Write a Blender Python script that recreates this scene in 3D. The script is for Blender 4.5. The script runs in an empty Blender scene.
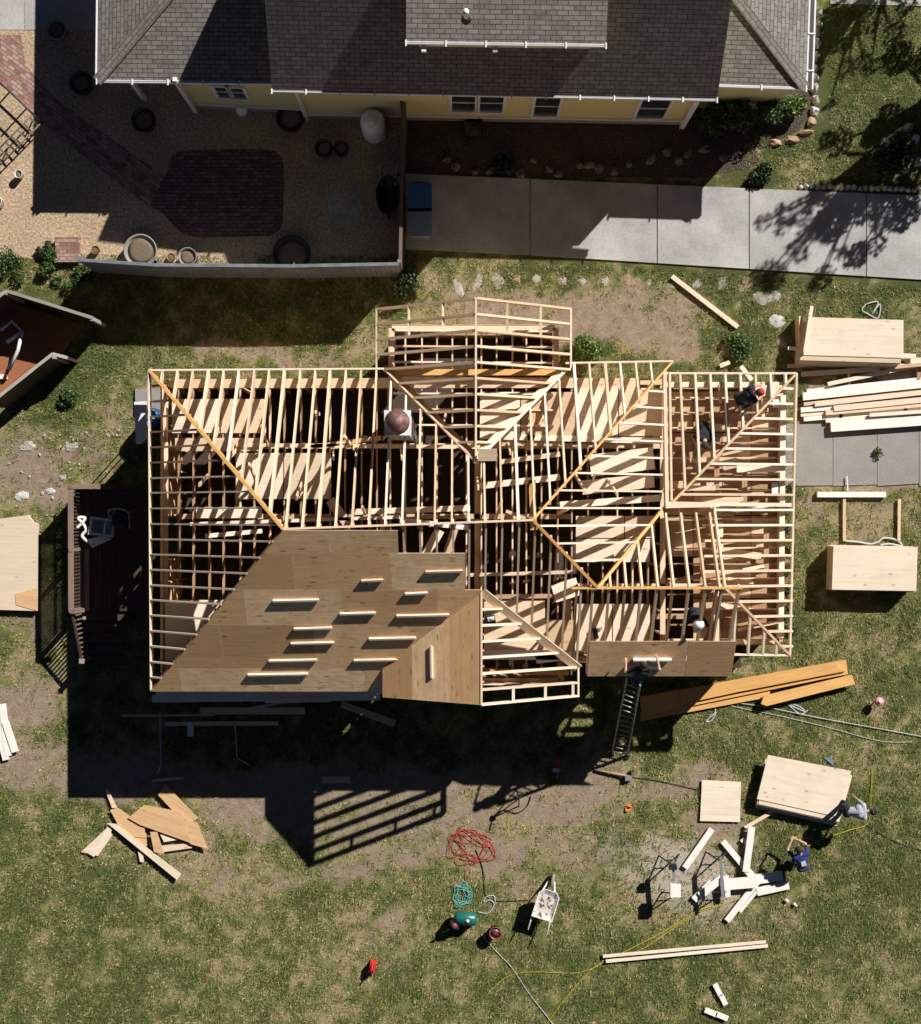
import bpy, bmesh, math, random
import numpy as np
from mathutils import Vector, Matrix, noise
random.seed(7); RS=np.random.RandomState(5)
S=bpy.context.scene; COL=S.collection
H=38.0; F=1300.0; SX,SY=.95,1.055      # camera height, focal length in px, shadow length per metre
def P(px,py,z=0.0):
    k=(H-z)/F
    return Vector(((px-460.5)*k,(512-py)*k,z))
WM={}
# ------------------------------------------------------------------ materials
def nm(name):
    m=bpy.data.materials.new(name); m.use_nodes=True
    n=m.node_tree.nodes; l=m.node_tree.links
    b=n['Principled BSDF']; return m,n,l,b
def ramp(n,l,src,stops):
    r=n.new('ShaderNodeValToRGB'); e=r.color_ramp.elements
    while len(e)<len(stops): e.new(0.5)
    for i,(p,c) in enumerate(stops): e[i].position=p; e[i].color=(*c,1)
    l.new(src,r.inputs['Fac']); return r.outputs['Color']
def coords(n,l,scale=(1,1,1),kind='Object',rnd=True):
    t=n.new('ShaderNodeTexCoord'); mp=n.new('ShaderNodeMapping'); mp.inputs['Scale'].default_value=scale
    l.new(t.outputs[kind],mp.inputs['Vector'])
    if rnd:
        oi=n.new('ShaderNodeObjectInfo'); m=n.new('ShaderNodeMath'); m.operation='MULTIPLY'; m.inputs[1].default_value=37.0
        l.new(oi.outputs['Random'],m.inputs[0]); cb=n.new('ShaderNodeCombineXYZ')
        for k in range(3): l.new(m.outputs[0],cb.inputs[k])
        l.new(cb.outputs[0],mp.inputs['Location'])
    return mp.outputs['Vector']
def noise_t(n,l,vec,scale,detail=4,rough=.6,dist=0):
    t=n.new('ShaderNodeTexNoise'); t.inputs['Scale'].default_value=scale; t.inputs['Detail'].default_value=detail
    t.inputs['Roughness'].default_value=rough; t.inputs['Distortion'].default_value=dist
    l.new(vec,t.inputs['Vector']); return t.outputs['Fac']
def mix(n,l,fac,a,b,mode='MIX'):
    m=n.new('ShaderNodeMix'); m.data_type='RGBA'; m.blend_type=mode
    for s,v in ((m.inputs['Factor'],fac),(m.inputs[6],a),(m.inputs[7],b)):
        if isinstance(v,(int,float)): s.default_value=v
        elif isinstance(v,tuple): s.default_value=(*v,1)
        else: l.new(v,s)
    return m.outputs[2]
def bump(n,l,b,h,strength=.3,dist=.01):
    x=n.new('ShaderNodeBump'); x.inputs['Strength'].default_value=strength; x.inputs['Distance'].default_value=dist
    l.new(h,x.inputs['Height']); l.new(x.outputs[0],b.inputs['Normal'])
def sc(c,f): return tuple(min(1,x*f) for x in c)
def wood(name,c,var=.25,grain=1.0,knots=False,rough=.75,cross=False):
    m,n,l,b=nm(name)
    v=coords(n,l,(1.2,22,22) if not cross else (3,9,9))
    g=noise_t(n,l,v,grain,5,.65,.6)
    col=ramp(n,l,g,[(.3,sc(c,1-var)),(.5,c),(.72,sc(c,1+var*.5))])
    oi=n.new('ShaderNodeObjectInfo')
    tone=ramp(n,l,oi.outputs['Random'],[(0,(.70,.62,.53)),(.35,(.93,.9,.86)),(1,(1.0,1.0,1.0))])
    col=mix(n,l,1.0,col,tone,'MULTIPLY')
    v2=coords(n,l,(1,1,1)); s=noise_t(n,l,v2,1.3,4,.6)
    col=mix(n,l,ramp(n,l,s,[(.45,(0,0,0)),(.75,(.45,.45,.45))]),col,sc(c,.7))
    if name=='roof_sheathing':
        vk=coords(n,l,(2.2,6.5,1)); vo=n.new('ShaderNodeTexVoronoi'); vo.inputs['Scale'].default_value=.8; l.new(vk,vo.inputs['Vector'])
        kf=ramp(n,l,vo.outputs['Distance'],[(.05,(.9,.9,.9)),(.22,(0,0,0))]); gate=n.new('ShaderNodeSeparateColor'); l.new(vo.outputs['Color'],gate.inputs[0]); gg=n.new('ShaderNodeMath'); gg.operation='GREATER_THAN'; gg.inputs[1].default_value=.35; l.new(gate.outputs[0],gg.inputs[0])
        mm=n.new('ShaderNodeMath'); mm.operation='MULTIPLY'; l.new(kf,mm.inputs[0]); l.new(gg.outputs[0],mm.inputs[1])
        col=mix(n,l,mm.outputs[0],col,(.20,.10,.05))
        col=mix(n,l,1.0,col,ramp(n,l,oi.outputs['Random'],[(0,(.72,.68,.62)),(.35,(1,.92,.8)),(.65,(.85,.80,.78)),(1,(1,1,1))]),'MULTIPLY')
        tg=n.new('ShaderNodeTexCoord'); sg=n.new('ShaderNodeSeparateXYZ'); l.new(tg.outputs['Generated'],sg.inputs[0]); es=[]
        for ax_,wd_ in ((0,.012),(1,.022)):
            q1=n.new('ShaderNodeMath'); q1.operation='PINGPONG'; q1.inputs[1].default_value=.5; l.new(sg.outputs[ax_],q1.inputs[0])
            q2=n.new('ShaderNodeMath'); q2.operation='LESS_THAN'; q2.inputs[1].default_value=wd_; l.new(q1.outputs[0],q2.inputs[0]); es.append(q2)
        q3=n.new('ShaderNodeMath'); q3.operation='MAXIMUM'; l.new(es[0].outputs[0],q3.inputs[0]); l.new(es[1].outputs[0],q3.inputs[1]); q4=n.new('ShaderNodeMath'); q4.operation='MULTIPLY'; q4.inputs[1].default_value=.22; l.new(q3.outputs[0],q4.inputs[0])
        col=mix(n,l,q4.outputs[0],col,(.9,.78,.60))
        v3=coords(n,l,(1,2,1)); s3=noise_t(n,l,v3,2.4,6,.75); col=mix(n,l,ramp(n,l,s3,[(.45,(0,0,0)),(.66,(.62,.62,.62))]),col,(.60,.33,.17))
    if knots:
        vk=coords(n,l,(3.2,8,8)); vo=n.new('ShaderNodeTexVoronoi'); vo.inputs['Scale'].default_value=.55; l.new(vk,vo.inputs['Vector'])
        kf=ramp(n,l,vo.outputs['Distance'],[(.02,(.75,.75,.75)),(.16,(0,0,0))])
        col=mix(n,l,kf,col,(c[0]*.35,c[1]*.22,c[2]*.15))
    l.new(col,b.inputs['Base Color']); b.inputs['Roughness'].default_value=rough; bump(n,l,b,g,.15,.004)
    return m
def plain(name,c,rough=.6,metal=0,var=.15,scale=6):
    m,n,l,b=nm(name); v=coords(n,l); g=noise_t(n,l,v,scale,5,.6)
    l.new(ramp(n,l,g,[(.3,sc(c,1-var)),(.7,sc(c,1+var))]),b.inputs['Base Color'])
    b.inputs['Roughness'].default_value=rough; b.inputs['Metallic'].default_value=metal
    bump(n,l,b,g,.1,.004); return m
def speck(name,stops,scale=30,scale2=1.5,dark=.75,rough=.9,bs=.5,bd=.02,rnd=False):
    m,n,l,b=nm(name); v=coords(n,l,rnd=rnd)
    a=noise_t(n,l,v,scale,6,.75); col=ramp(n,l,a,stops)
    c2=noise_t(n,l,v,scale2,5,.6)
    col=mix(n,l,1.0,col,ramp(n,l,c2,[(.32,(dark,)*3),(.65,(1,1,1))]),'MULTIPLY')
    l.new(col,b.inputs['Base Color']); b.inputs['Roughness'].default_value=rough; bump(n,l,b,a,bs,bd); return m
def bricky(name,c1,c2,mort,bw,rh,ms,off=.5,var=.5,rough=.9,bs=.6):
    m,n,l,b=nm(name); v=coords(n,l,rnd=False)
    t=n.new('ShaderNodeTexBrick'); l.new(v,t.inputs['Vector']); t.offset=off
    t.inputs['Color1'].default_value=(*c1,1); t.inputs['Color2'].default_value=(*c2,1); t.inputs['Mortar'].default_value=(*mort,1)
    t.inputs['Scale'].default_value=1; t.inputs['Brick Width'].default_value=bw; t.inputs['Row Height'].default_value=rh
    t.inputs['Mortar Size'].default_value=ms; t.inputs['Mortar Smooth'].default_value=.2
    a=noise_t(n,l,v,5,6,.7); d=noise_t(n,l,v,60,3,.7)
    col=mix(n,l,1.0,t.outputs['Color'],ramp(n,l,a,[(.3,(1-var,)*3),(.7,(1,1,1))]),'MULTIPLY')
    col=mix(n,l,.6,col,ramp(n,l,d,[(.3,(.6,.6,.6)),(.7,(1,1,1))]),'MULTIPLY')
    l.new(col,b.inputs['Base Color']); b.inputs['Roughness'].default_value=rough
    bump(n,l,b,t.outputs['Fac'],-bs if False else bs,.006); return m
M={}
M['pine']=wood('pine',(.80,.62,.435),.2)
M['pine2']=wood('pine_pale',(.86,.74,.60),.15)
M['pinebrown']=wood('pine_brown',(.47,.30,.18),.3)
M['lvl']=wood('orange_laminate',(.72,.41,.14),.22)
M['ply']=wood('plywood',(.70,.54,.38),.16,.6,True)
M['plypale']=wood('plywood_pale',(.80,.69,.55),.12,.6,True)
M['sheath']=wood('roof_sheathing',(.98,.68,.39),.26,.8,True)
M['scrap']=wood('scrap_orange',(.68,.44,.24),.22,.7,True)
M['white']=plain('white_board',(.80,.765,.70),.6,0,.07)
M['whitepaint']=plain('white_paint',(.74,.75,.76),.45,0,.06)
M['deck']=wood('deck_wood',(.08,.05,.04),.35)
M['deckl']=wood('deck_rail_wood',(.25,.17,.13),.3)
M['subfloor']=wood('subfloor',(.06,.038,.024),.4,.6,True)  # dark brown plywood, taken darker still so the shaded rooms read black
M['grey']=plain('grey_metal',(.45,.46,.47),.4,.6)
M['alu']=plain('aluminium',(.3,.31,.29),.4,.5)
M['black']=plain('black_plastic',(.02,.02,.022),.5)
M['blue']=plain('blue_plastic',(.03,.12,.32),.45)
M['greyblue']=plain('blue_grey_plastic',(.16,.22,.30),.5)
M['rust']=speck('rusty_cap',[(.3,(.10,.045,.04)),(.5,(.20,.10,.09)),(.7,(.34,.21,.19))],6,2,.7,.55,.3,.01)
M['chim']=plain('chimney_white',(.62,.60,.58),.7)
M['teal']=plain('teal_paint',(.01,.13,.11),.35)
M['tealh']=plain('teal_hose',(.13,.38,.32),.5)
M['red']=plain('red_plastic',(.55,.03,.02),.4)
M['redc']=plain('red_cord',(.48,.05,.03),.5)
M['dred']=plain('dark_red',(.20,.05,.05),.5)
M['yellow']=plain('yellow_cord',(.48,.40,.03),.5)
M['orange']=plain('orange_plastic',(.8,.22,.03),.5)
M['pink']=plain('pink_plastic',(.65,.25,.30),.5)
M['rope']=plain('pale_rope',(.50,.52,.50),.7)
M['terra']=plain('terracotta',(.34,.13,.08),.8)
M['concpot']=plain('concrete_pot',(.24,.225,.20),.8)
M['tank']=plain('tank_paint',(.82,.88,.92),.4,0,.05)
M['glass']=plain('window_glass',(.03,.045,.05),.08)
M['siding']=None
M['fence']=plain('fence_grey',(.17,.185,.21),.8,0,.3,3)
M['fencebrown']=wood('fence_brown',(.16,.12,.09),.35)
M['soil']=speck('soil',[(.3,(.10,.07,.045)),(.7,(.27,.20,.13))],25)
M['mulch']=speck('mulch',[(.35,(.03,.022,.018)),(.5,(.08,.055,.04)),(.66,(.30,.24,.19))],22,1.5,.6,.95,1,.05)
M['gravel']=speck('tan_gravel',[(.35,(.26,.175,.10)),(.5,(.47,.34,.215)),(.62,(.68,.54,.385))],14,.9,.8,.95,.8,.03)
M['conc']=speck('driveway_concrete',[(.3,(.40,.39,.375)),(.7,(.56,.55,.53))],14,.7,.6,.85,.15,.01)
M['conc2']=speck('pad_concrete',[(.3,(.27,.25,.235)),(.7,(.38,.36,.335))],18,.8,.76,.9,.2,.01)
M['stone']=speck('pale_stone',[(.3,(.30,.27,.23)),(.7,(.58,.53,.46))],7,2,.7,.9,.6,.03,True)
M['stonebrown']=speck('brown_stone',[(.3,(.30,.19,.12)),(.7,(.50,.37,.25))],7,2,.7,.9,.6,.03,True)
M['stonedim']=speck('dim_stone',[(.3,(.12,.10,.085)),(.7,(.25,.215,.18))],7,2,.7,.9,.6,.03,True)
M['stonewhite']=speck('white_stone',[(.3,(.50,.49,.47)),(.7,(.75,.74,.71))],7,2,.75,.9,.6,.03,True)
M['shingle']=bricky('shingles',(.36,.32,.285),(.25,.22,.195),(.08,.072,.066),.28,.118,.010,.5,.4,.9,.25)
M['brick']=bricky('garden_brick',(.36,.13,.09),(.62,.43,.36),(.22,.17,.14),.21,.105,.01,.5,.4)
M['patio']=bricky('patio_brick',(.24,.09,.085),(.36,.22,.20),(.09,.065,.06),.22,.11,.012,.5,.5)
M['siding']=bricky('yellow_siding',(.88,.80,.42),(.88,.80,.42),(.55,.48,.22),20,.16,.008,.5,.12,.6)
M['redfloor']=wood('red_brown_floor',(.40,.155,.075),.3)
M['weather']=wood('weathered_wood',(.38,.36,.33),.4)
M['jeans']=plain('jeans',(.04,.05,.08),.9); M['navy']=plain('navy_shirt',(.016,.028,.14),.9)
M['darkcloth']=plain('dark_cloth',(.012,.014,.022),.9); M['greycloth']=plain('grey_shirt',(.38,.40,.46),.9)
M['skin']=plain('skin',(.48,.28,.19),.6,0,.06); M['hair']=plain('dark_hair',(.03,.02,.015),.8)
M['boot']=plain('boots',(.16,.10,.06),.8); M['redcap']=plain('red_cap',(.45,.03,.03),.8); M['helmet']=plain('white_helmet',(.85,.85,.86),.3,0,.03)
def leafmat(name,c1,c2):
    m,n,l,b=nm(name); v=coords(n,l,(1,1,1),rnd=False); a=noise_t(n,l,v,2.2,4,.7)
    c=n.new('ShaderNodeTexWhiteNoise'); g=n.new('ShaderNodeNewGeometry'); l.new(g.outputs['Random Per Island'],c.inputs['Vector'])
    col=mix(n,l,c.outputs['Value'],c1,c2); l.new(mix(n,l,1.0,col,ramp(n,l,a,[(.35,(.7,.7,.7)),(.65,(1,1,1))]),'MULTIPLY'),b.inputs['Base Color'])
    b.inputs['Roughness'].default_value=.6; return m
M['leaf']=leafmat('shrub_leaves',(.035,.075,.015),(.10,.17,.04))
M['leafd']=leafmat('dark_leaves',(.02,.04,.012),(.06,.10,.03))
M['leafb']=leafmat('bright_leaves',(.08,.15,.025),(.20,.28,.06))
M['bark']=wood('bark',(.12,.09,.07),.4)
# ------------------------------------------------------------------ object helpers
def link(o,parent=None,W=None):
    COL.objects.link(o)
    if W is None: W=Matrix.Identity(4)
    WM[o]=W
    if parent is not None: o.parent=parent; o.matrix_basis=WM[parent].inverted()@W
    else: o.matrix_basis=W
    return o
def tag(o,label=None,cat=None,group=None,kind=None):
    if label: o['label']=label
    if cat: o['category']=cat
    if group: o['group']=group
    if kind: o['kind']=kind
    return o
def thing(name,label,cat,loc=(0,0,0),group=None):
    o=bpy.data.objects.new(name,None); o.empty_display_size=.2
    link(o,None,Matrix.Translation(Vector(loc))); return tag(o,label,cat,group)
def mob(name,vs,fs,mat,parent=None,W=None,smooth=False):
    me=bpy.data.meshes.new(name); me.from_pydata([tuple(v) for v in vs],[],fs); me.update()
    if smooth: me.polygons.foreach_set('use_smooth',[True]*len(me.polygons))
    if isinstance(mat,str): mat=M[mat]
    me.materials.append(mat)
    return link(bpy.data.objects.new(name,me),parent,W)
def frame(o,x,up=Vector((0,0,1))):
    x=x.normalized(); y=up.cross(x)
    if y.length<1e-4: y=Vector((0,1,0)).cross(x)
    y.normalize(); z=x.cross(y)
    m=Matrix((x,y,z)).transposed().to_4x4(); m.translation=o; return m
BF=[(0,3,2,1),(4,5,6,7),(0,1,5,4),(1,2,6,5),(2,3,7,6),(3,0,4,7)]
def bv(x0,x1,y0,y1,z0,z1): return [(x0,y0,z0),(x1,y0,z0),(x1,y1,z0),(x0,y1,z0),(x0,y0,z1),(x1,y0,z1),(x1,y1,z1),(x0,y1,z1)]
def beam(name,a,b,w,h,mat,parent=None,up=Vector((0,0,1))):
    """board whose TOP centre line runs a -> b"""
    a=Vector(a);b=Vector(b);L=(b-a).length
    return mob(name,bv(0,L,-w/2,w/2,-h,0),BF,mat,parent,frame(a,b-a,up))
def box(name,c,sx,sy,sz,mat,parent=None,rot=0):
    """c = centre of the base"""
    W=Matrix.Translation(Vector(c))@Matrix.Rotation(rot,4,'Z')
    return mob(name,bv(-sx/2,sx/2,-sy/2,sy/2,0,sz),BF,mat,parent,W)
def prism(name,pts,th,mat,parent=None,xdir=None):
    """planar polygon pts (world), extruded th below its upper side"""
    pts=[Vector(p) for p in pts]; n=Vector((0,0,0))
    for i in range(len(pts)):
        a=pts[i]; b=pts[(i+1)%len(pts)]; n+=a.cross(b)
    n.normalize()
    if n.z<0: n=-n; pts=pts[::-1]
    x=(xdir or (pts[1]-pts[0])).normalized(); x=(x-n*x.dot(n)).normalized(); y=n.cross(x)
    W=Matrix((x,y,n)).transposed().to_4x4(); W.translation=pts[0]; I=W.inverted()
    q=[I@p for p in pts]; k=len(q)
    vs=[(p.x,p.y,0) for p in q]+[(p.x,p.y,-th) for p in q]
    fs=[tuple(range(k)),tuple(range(2*k-1,k-1,-1))]+[((i+1)%k,i,k+i,k+(i+1)%k) for i in range(k)]
    return mob(name,vs,fs,mat,parent,W)
def catmull(p,n=8):
    p=[Vector(x) for x in p]; q=[p[0]]+p+[p[-1]]; out=[]
    for i in range(1,len(q)-2):
        for t in range(n):
            t/=n; a,b,c,d=q[i-1:i+3]
            out.append(.5*((2*b)+(c-a)*t+(2*a-5*b+4*c-d)*t*t+(3*b-a-3*c+d)*t**3))
    out.append(p[-1]); return out
def tubegeo(pts,r,sides=6):
    vs=[];fs=[];n=len(pts)
    for i,p in enumerate(pts):
        d=(pts[min(i+1,n-1)]-pts[max(i-1,0)]); d=d.normalized() if d.length>1e-9 else Vector((1,0,0))
        u=Vector((0,0,1)) if abs(d.z)<.9 else Vector((1,0,0)); s=d.cross(u).normalized(); t=s.cross(d)
        rr=r[i] if isinstance(r,(list,tuple)) else r
        for k in range(sides):
            a=2*math.pi*k/sides; vs.append(p+s*rr*math.cos(a)+t*rr*math.sin(a))
    for i in range(n-1):
        for k in range(sides):
            fs.append((i*sides+k,i*sides+(k+1)%sides,(i+1)*sides+(k+1)%sides,(i+1)*sides+k))
    fs.append(tuple(range(sides-1,-1,-1))); fs.append(tuple((n-1)*sides+k for k in range(sides)))
    return vs,fs
def tube(name,pts,r,mat,parent=None,sides=6,smooth=True,curve=0):
    pts=[Vector(p) for p in pts]
    if curve: pts=catmull(pts,curve)
    o=pts[0].copy(); v,f=tubegeo([p-o for p in pts],r,sides)
    return mob(name,v,f,mat,parent,Matrix.Translation(o),smooth)
def lathe(name,prof,mat,parent=None,loc=(0,0,0),sides=24,W=None,smooth=True):
    vs=[];fs=[];n=len(prof)
    for r,z in prof:
        for k in range(sides):
            a=2*math.pi*k/sides; vs.append((r*math.cos(a),r*math.sin(a),z))
    for i in range(n-1):
        for k in range(sides): fs.append((i*sides+k,i*sides+(k+1)%sides,(i+1)*sides+(k+1)%sides,(i+1)*sides+k))
    fs.append(tuple(range(sides-1,-1,-1))); fs.append(tuple((n-1)*sides+k for k in range(sides)))
    return mob(name,vs,fs,mat,parent,W if W is not None else Matrix.Translation(Vector(loc)),smooth)
def struct(o): o['kind']='structure'; return o
def clip(poly,a,b,c):
    """keep a*x+b*y<=c"""
    out=[]
    for i in range(len(poly)):
        p=poly[i];q=poly[(i+1)%len(poly)]; dp=a*p[0]+b*p[1]-c; dq=a*q[0]+b*q[1]-c
        if dp<=0: out.append(p)
        if dp*dq<0:
            t=dp/(dp-dq); out.append((p[0]+(q[0]-p[0])*t,p[1]+(q[1]-p[1])*t))
    return out
def lerp(a,b,t): return a+(b-a)*t
V=Vector
# ------------------------------------------------------------------ GROUND with colour masks
def vnoise(x,y,s,o=3,seed=0):
    x=x/s+seed*13.7; y=y/s+seed*7.1; r=np.zeros_like(x); amp=1;tot=0
    for k in range(o):
        xi=np.floor(x).astype(int); yi=np.floor(y).astype(int); fx=x-xi; fy=y-yi
        fx=fx*fx*(3-2*fx); fy=fy*fy*(3-2*fy)
        h=lambda a,b:(np.sin(a*127.1+b*311.7+k*17.3)*43758.5453)%1.0
        r+=amp*((h(xi,yi)*(1-fx)+h(xi+1,yi)*fx)*(1-fy)+(h(xi,yi+1)*(1-fx)+h(xi+1,yi+1)*fx)*fy)
        tot+=amp; amp*=.5; x=x*2.03; y=y*2.03
    return r/tot
DIRT=[(300,785,300,26,.9),(440,830,130,34,.75),(360,820,200,26,.6),(560,790,90,22,.95),(250,840,160,30,.5),(560,325,180,26,.95),(430,330,60,14,.8),(690,345,60,26,.8),(40,480,60,40,.6),(80,430,40,16,.6),(20,700,30,60,.5),(610,770,60,16,.8),(100,770,170,22,.8),(40,745,70,14,.4),(380,810,260,30,.7),(540,800,110,34,.95),(590,850,60,40,.5),(330,850,90,30,.5),(200,850,90,45,.6),(60,860,60,25,.3),(480,850,45,30,.7),
 (60,450,55,22,.75),(20,450,40,35,.6),(105,470,38,40,.5),(15,500,60,30,.5),(45,420,40,14,.8),(120,380,36,30,.45),(110,430,30,40,.55),(20,640,35,40,.45),(40,700,40,35,.5),(55,760,40,25,.6),
 (690,320,70,25,.6),(560,300,160,20,.55),(640,345,50,14,.7),(480,305,50,18,.7),(260,355,120,12,.6),(900,380,20,26,.8),(880,460,60,40,.9),(860,525,40,24,.75),(830,510,30,30,.7),(815,440,20,60,.8),
 (690,890,70,50,.45),(640,870,40,30,.45),(720,830,40,25,.5),(640,780,60,18,.8),(700,780,50,20,.6),(600,745,40,20,.5),(390,930,30,24,.45),(370,960,50,24,.3),(800,960,60,30,.15),
 (300,860,100,25,.55),(550,880,60,30,.3),(710,710,50,18,.2),(870,790,60,20,.15),(350,920,14,12,.4),(655,930,30,10,.3),(830,600,30,30,.15),(735,640,30,20,.4)]
GREEN=[(85,375,40,32,.9),(60,410,45,25,.7),(70,455,40,16,.5),(590,350,40,20,.7),(735,350,30,14,.8),(860,300,60,20,.8),(900,290,40,30,.8),(700,270,200,12,.5),(870,80,70,90,.9),(100,900,120,40,.25),
 (870,900,80,90,.3),(860,840,80,60,.4),(700,740,80,30,.4),(790,700,120,40,.35),(560,980,160,60,.3),(800,640,20,60,.5),(20,590,24,30,.4)]
def masks(X,Y):
    px=460.5+X*F/H; py=512-Y*F/H
    d=np.zeros_like(X); g=np.zeros_like(X)
    wx=(vnoise(X,Y,1.1,3,1)-.5)*46; wy=(vnoise(X,Y,1.1,3,2)-.5)*46
    for (cx,cy,rx,ry,s) in DIRT:
        q=((px+wx-cx)/rx)**2+((py+wy-cy)/ry)**2; d=np.maximum(d,s*np.clip(1.35-q,0,1))
    for (cx,cy,rx,ry,s) in GREEN:
        q=((px+wx-cx)/rx)**2+((py+wy-cy)/ry)**2; g=np.maximum(g,s*np.clip(1.3-q,0,1))
    n1=vnoise(X,Y,1.6,5,3); n2=vnoise(X,Y,.45,4,4); n3=vnoise(X,Y,4,3,6)
    d=np.clip(d*.95+(n1-.6)*1.1+(n2-.5)*1.1-.04-.45*g,0,1)
    g=np.clip(.44+(n3-.5)*.55+(n2-.5)*1.3+(vnoise(X,Y,.22,3,9)-.5)*1.1+g*.42-d*.6,0,1)
    return d,g
def sawm(X,Y):
    px=460.5+X*F/H; py=512-Y*F/H; q=np.zeros_like(X); w=(vnoise(X,Y,.35,4,21)-.5)*50
    for cx,cy,rx,ry,st in ((690,875,70,42,.9),(640,870,34,26,.7),(610,845,40,20,.5),(655,850,30,18,.8),(160,850,60,34,.35),(745,860,40,25,.5),(300,835,60,20,.35)):
        q=np.maximum(q,st*np.clip(1.2-((px+w-cx)/rx)**2-((py+w-cy)/ry)**2,0,1))
    return q
ax=np.concatenate([[-400,-120,-50,-28],np.arange(-19,19.01,.13),[28,50,120,400]]); ay=np.concatenate([[-400,-120,-50,-28],np.arange(-19,20.01,.13),[28,50,120,400]])
GX,GY=np.meshgrid(ax,ay); nx,ny=len(ax),len(ay)
vs=np.stack([GX.ravel(),GY.ravel(),np.zeros(nx*ny)],1)
ii=(np.arange(ny-1)[:,None]*nx+np.arange(nx-1)[None,:]).ravel(); fs=np.stack([ii,ii+1,ii+nx+1,ii+nx],1)
me=bpy.data.meshes.new('ground'); me.vertices.add(len(vs)); me.vertices.foreach_set('co',vs.ravel())
me.loops.add(fs.size); me.loops.foreach_set('vertex_index',fs.ravel()); me.polygons.add(len(fs)); me.polygons.foreach_set('loop_start',np.arange(0,fs.size,4)); me.update(calc_edges=True)
dm,gm=masks(vs[:,0],vs[:,1])
ca=me.color_attributes.new('cover','FLOAT_COLOR','POINT'); cd=np.ones((len(vs),4)); cd[:,0]=dm; cd[:,1]=gm; cd[:,2]=sawm(vs[:,0],vs[:,1]); ca.data.foreach_set('color',cd.ravel())
m,n,l,b=nm('lawn_ground'); at=n.new('ShaderNodeAttribute'); at.attribute_name='cover'; sp=n.new('ShaderNodeSeparateColor'); l.new(at.outputs['Color'],sp.inputs[0])
v=coords(n,l,rnd=False); fine=noise_t(n,l,v,11,8,.85); mid=noise_t(n,l,v,3.5,6,.7); vf=noise_t(n,l,v,30,5,.85)
def addn(a,bv_,k):
    x=n.new('ShaderNodeMath'); x.operation='MULTIPLY_ADD'; l.new(bv_,x.inputs[0]); x.inputs[1].default_value=k; l.new(a,x.inputs[2]); return x.outputs[0]
clump=noise_t(n,l,v,7.5,5,.75,1.5); gf=addn(sp.outputs[1],fine,1.15); gf=addn(gf,vf,.55); gf=addn(gf,clump,1.3)
grass=ramp(n,l,gf,[(.55,(.34,.26,.145)),(.9,(.21,.185,.085)),(1.25/1.0 if False else 1.0,(.12,.125,.042))])
x=n.new('ShaderNodeMapRange'); x.inputs['From Min'].default_value=1.46; x.inputs['From Max'].default_value=2.16; l.new(gf,x.inputs['Value'])
grass=ramp(n,l,x.outputs[0],[(0,(.38,.295,.165)),(.2,(.27,.23,.11)),(.5,(.175,.178,.055)),(.8,(.118,.13,.034)),(1,(.075,.088,.022))])
dirt=ramp(n,l,mid,[(.3,(.28,.205,.14)),(.5,(.37,.28,.20)),(.7,(.48,.385,.29))])
dirt=mix(n,l,1.0,dirt,ramp(n,l,vf,[(.3,(.62,.62,.62)),(.7,(1,1,1))]),'MULTIPLY')
df=addn(sp.outputs[0],fine,.9); x=n.new('ShaderNodeMapRange'); x.inputs['From Min'].default_value=.72; x.inputs['From Max'].default_value=1.05; l.new(df,x.inputs['Value'])
gcol=mix(n,l,x.outputs[0],grass,dirt)
sf=addn(sp.outputs[2],fine,1.2); xs_=n.new('ShaderNodeMapRange'); xs_.inputs['From Min'].default_value=.85; xs_.inputs['From Max'].default_value=1.5; xs_.inputs['To Max'].default_value=.75; l.new(sf,xs_.inputs['Value'])
sgt=n.new('ShaderNodeMath'); sgt.operation='MULTIPLY'; l.new(xs_.outputs[0],sgt.inputs[0]); sg2=n.new('ShaderNodeMath'); sg2.operation='GREATER_THAN'; sg2.inputs[1].default_value=.02; l.new(sp.outputs[2],sg2.inputs[0]); l.new(sg2.outputs[0],sgt.inputs[1])
l.new(mix(n,l,sgt.outputs[0],gcol,(.52,.46,.38)),b.inputs['Base Color']); b.inputs['Roughness'].default_value=.95; bump(n,l,b,fine,.9,.05)
me.materials.append(m); gnd=bpy.data.objects.new('ground',me); link(gnd); gnd['kind']='structure'
# --- paved and gravel sheets
def flat(name,poly,z,mat,kind='structure',th=.02,xd=None):
    o=prism(name,[P(x,y,0)+V((0,0,z)) for x,y in poly],th,mat,None,xd or V((1,0,0))); o['kind']=kind; return o
flat('gravel_yard',[(-200,-150),(403,-150),(403,268),(95,265),(40,258),(-200,262)],.008,'gravel')
flat('brick_path',[(-30,35),(21,35),(26,66),(46,88),(62,104),(176,184),(172,214),(150,208),(60,138),(0,82),(-30,70)],.014,'brick',xd=V((1,-.75,0)))
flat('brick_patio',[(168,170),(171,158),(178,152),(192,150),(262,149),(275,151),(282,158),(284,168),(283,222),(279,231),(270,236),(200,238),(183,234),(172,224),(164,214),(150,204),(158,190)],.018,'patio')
flat('paved_slab',[(-60,-60),(24,-60),(24,30),(-60,30)],.02,'conc'); flat('paved_slab',[(25,-60),(110,-60),(110,30),(25,30)],.02,'conc')
flat('mulch_bed',[(406,100),(745,100),(760,165),(700,178),(406,176)],.008,'mulch'); flat('mulch_bed',[(745,80),(818,-60),(812,100),(800,130),(760,150)],.010,'mulch')
xs=[405,530,657,749,866,1010,1200]
for i in range(len(xs)-1):
    top=lambda x: 174+(x-405)*.043; bot=lambda x: 249+max(0,(x-430))*.063
    a,b_=xs[i]+.5,xs[i+1]-.5
    flat('driveway',[(a,top(a)),(b_,top(b_)),(b_,bot(b_)),(a,bot(a))],.05,'conc',th=.07)
flat('sidewalk',[(830,-40),(1000,-40),(1000,8),(830,4)],.03,'conc')
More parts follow.
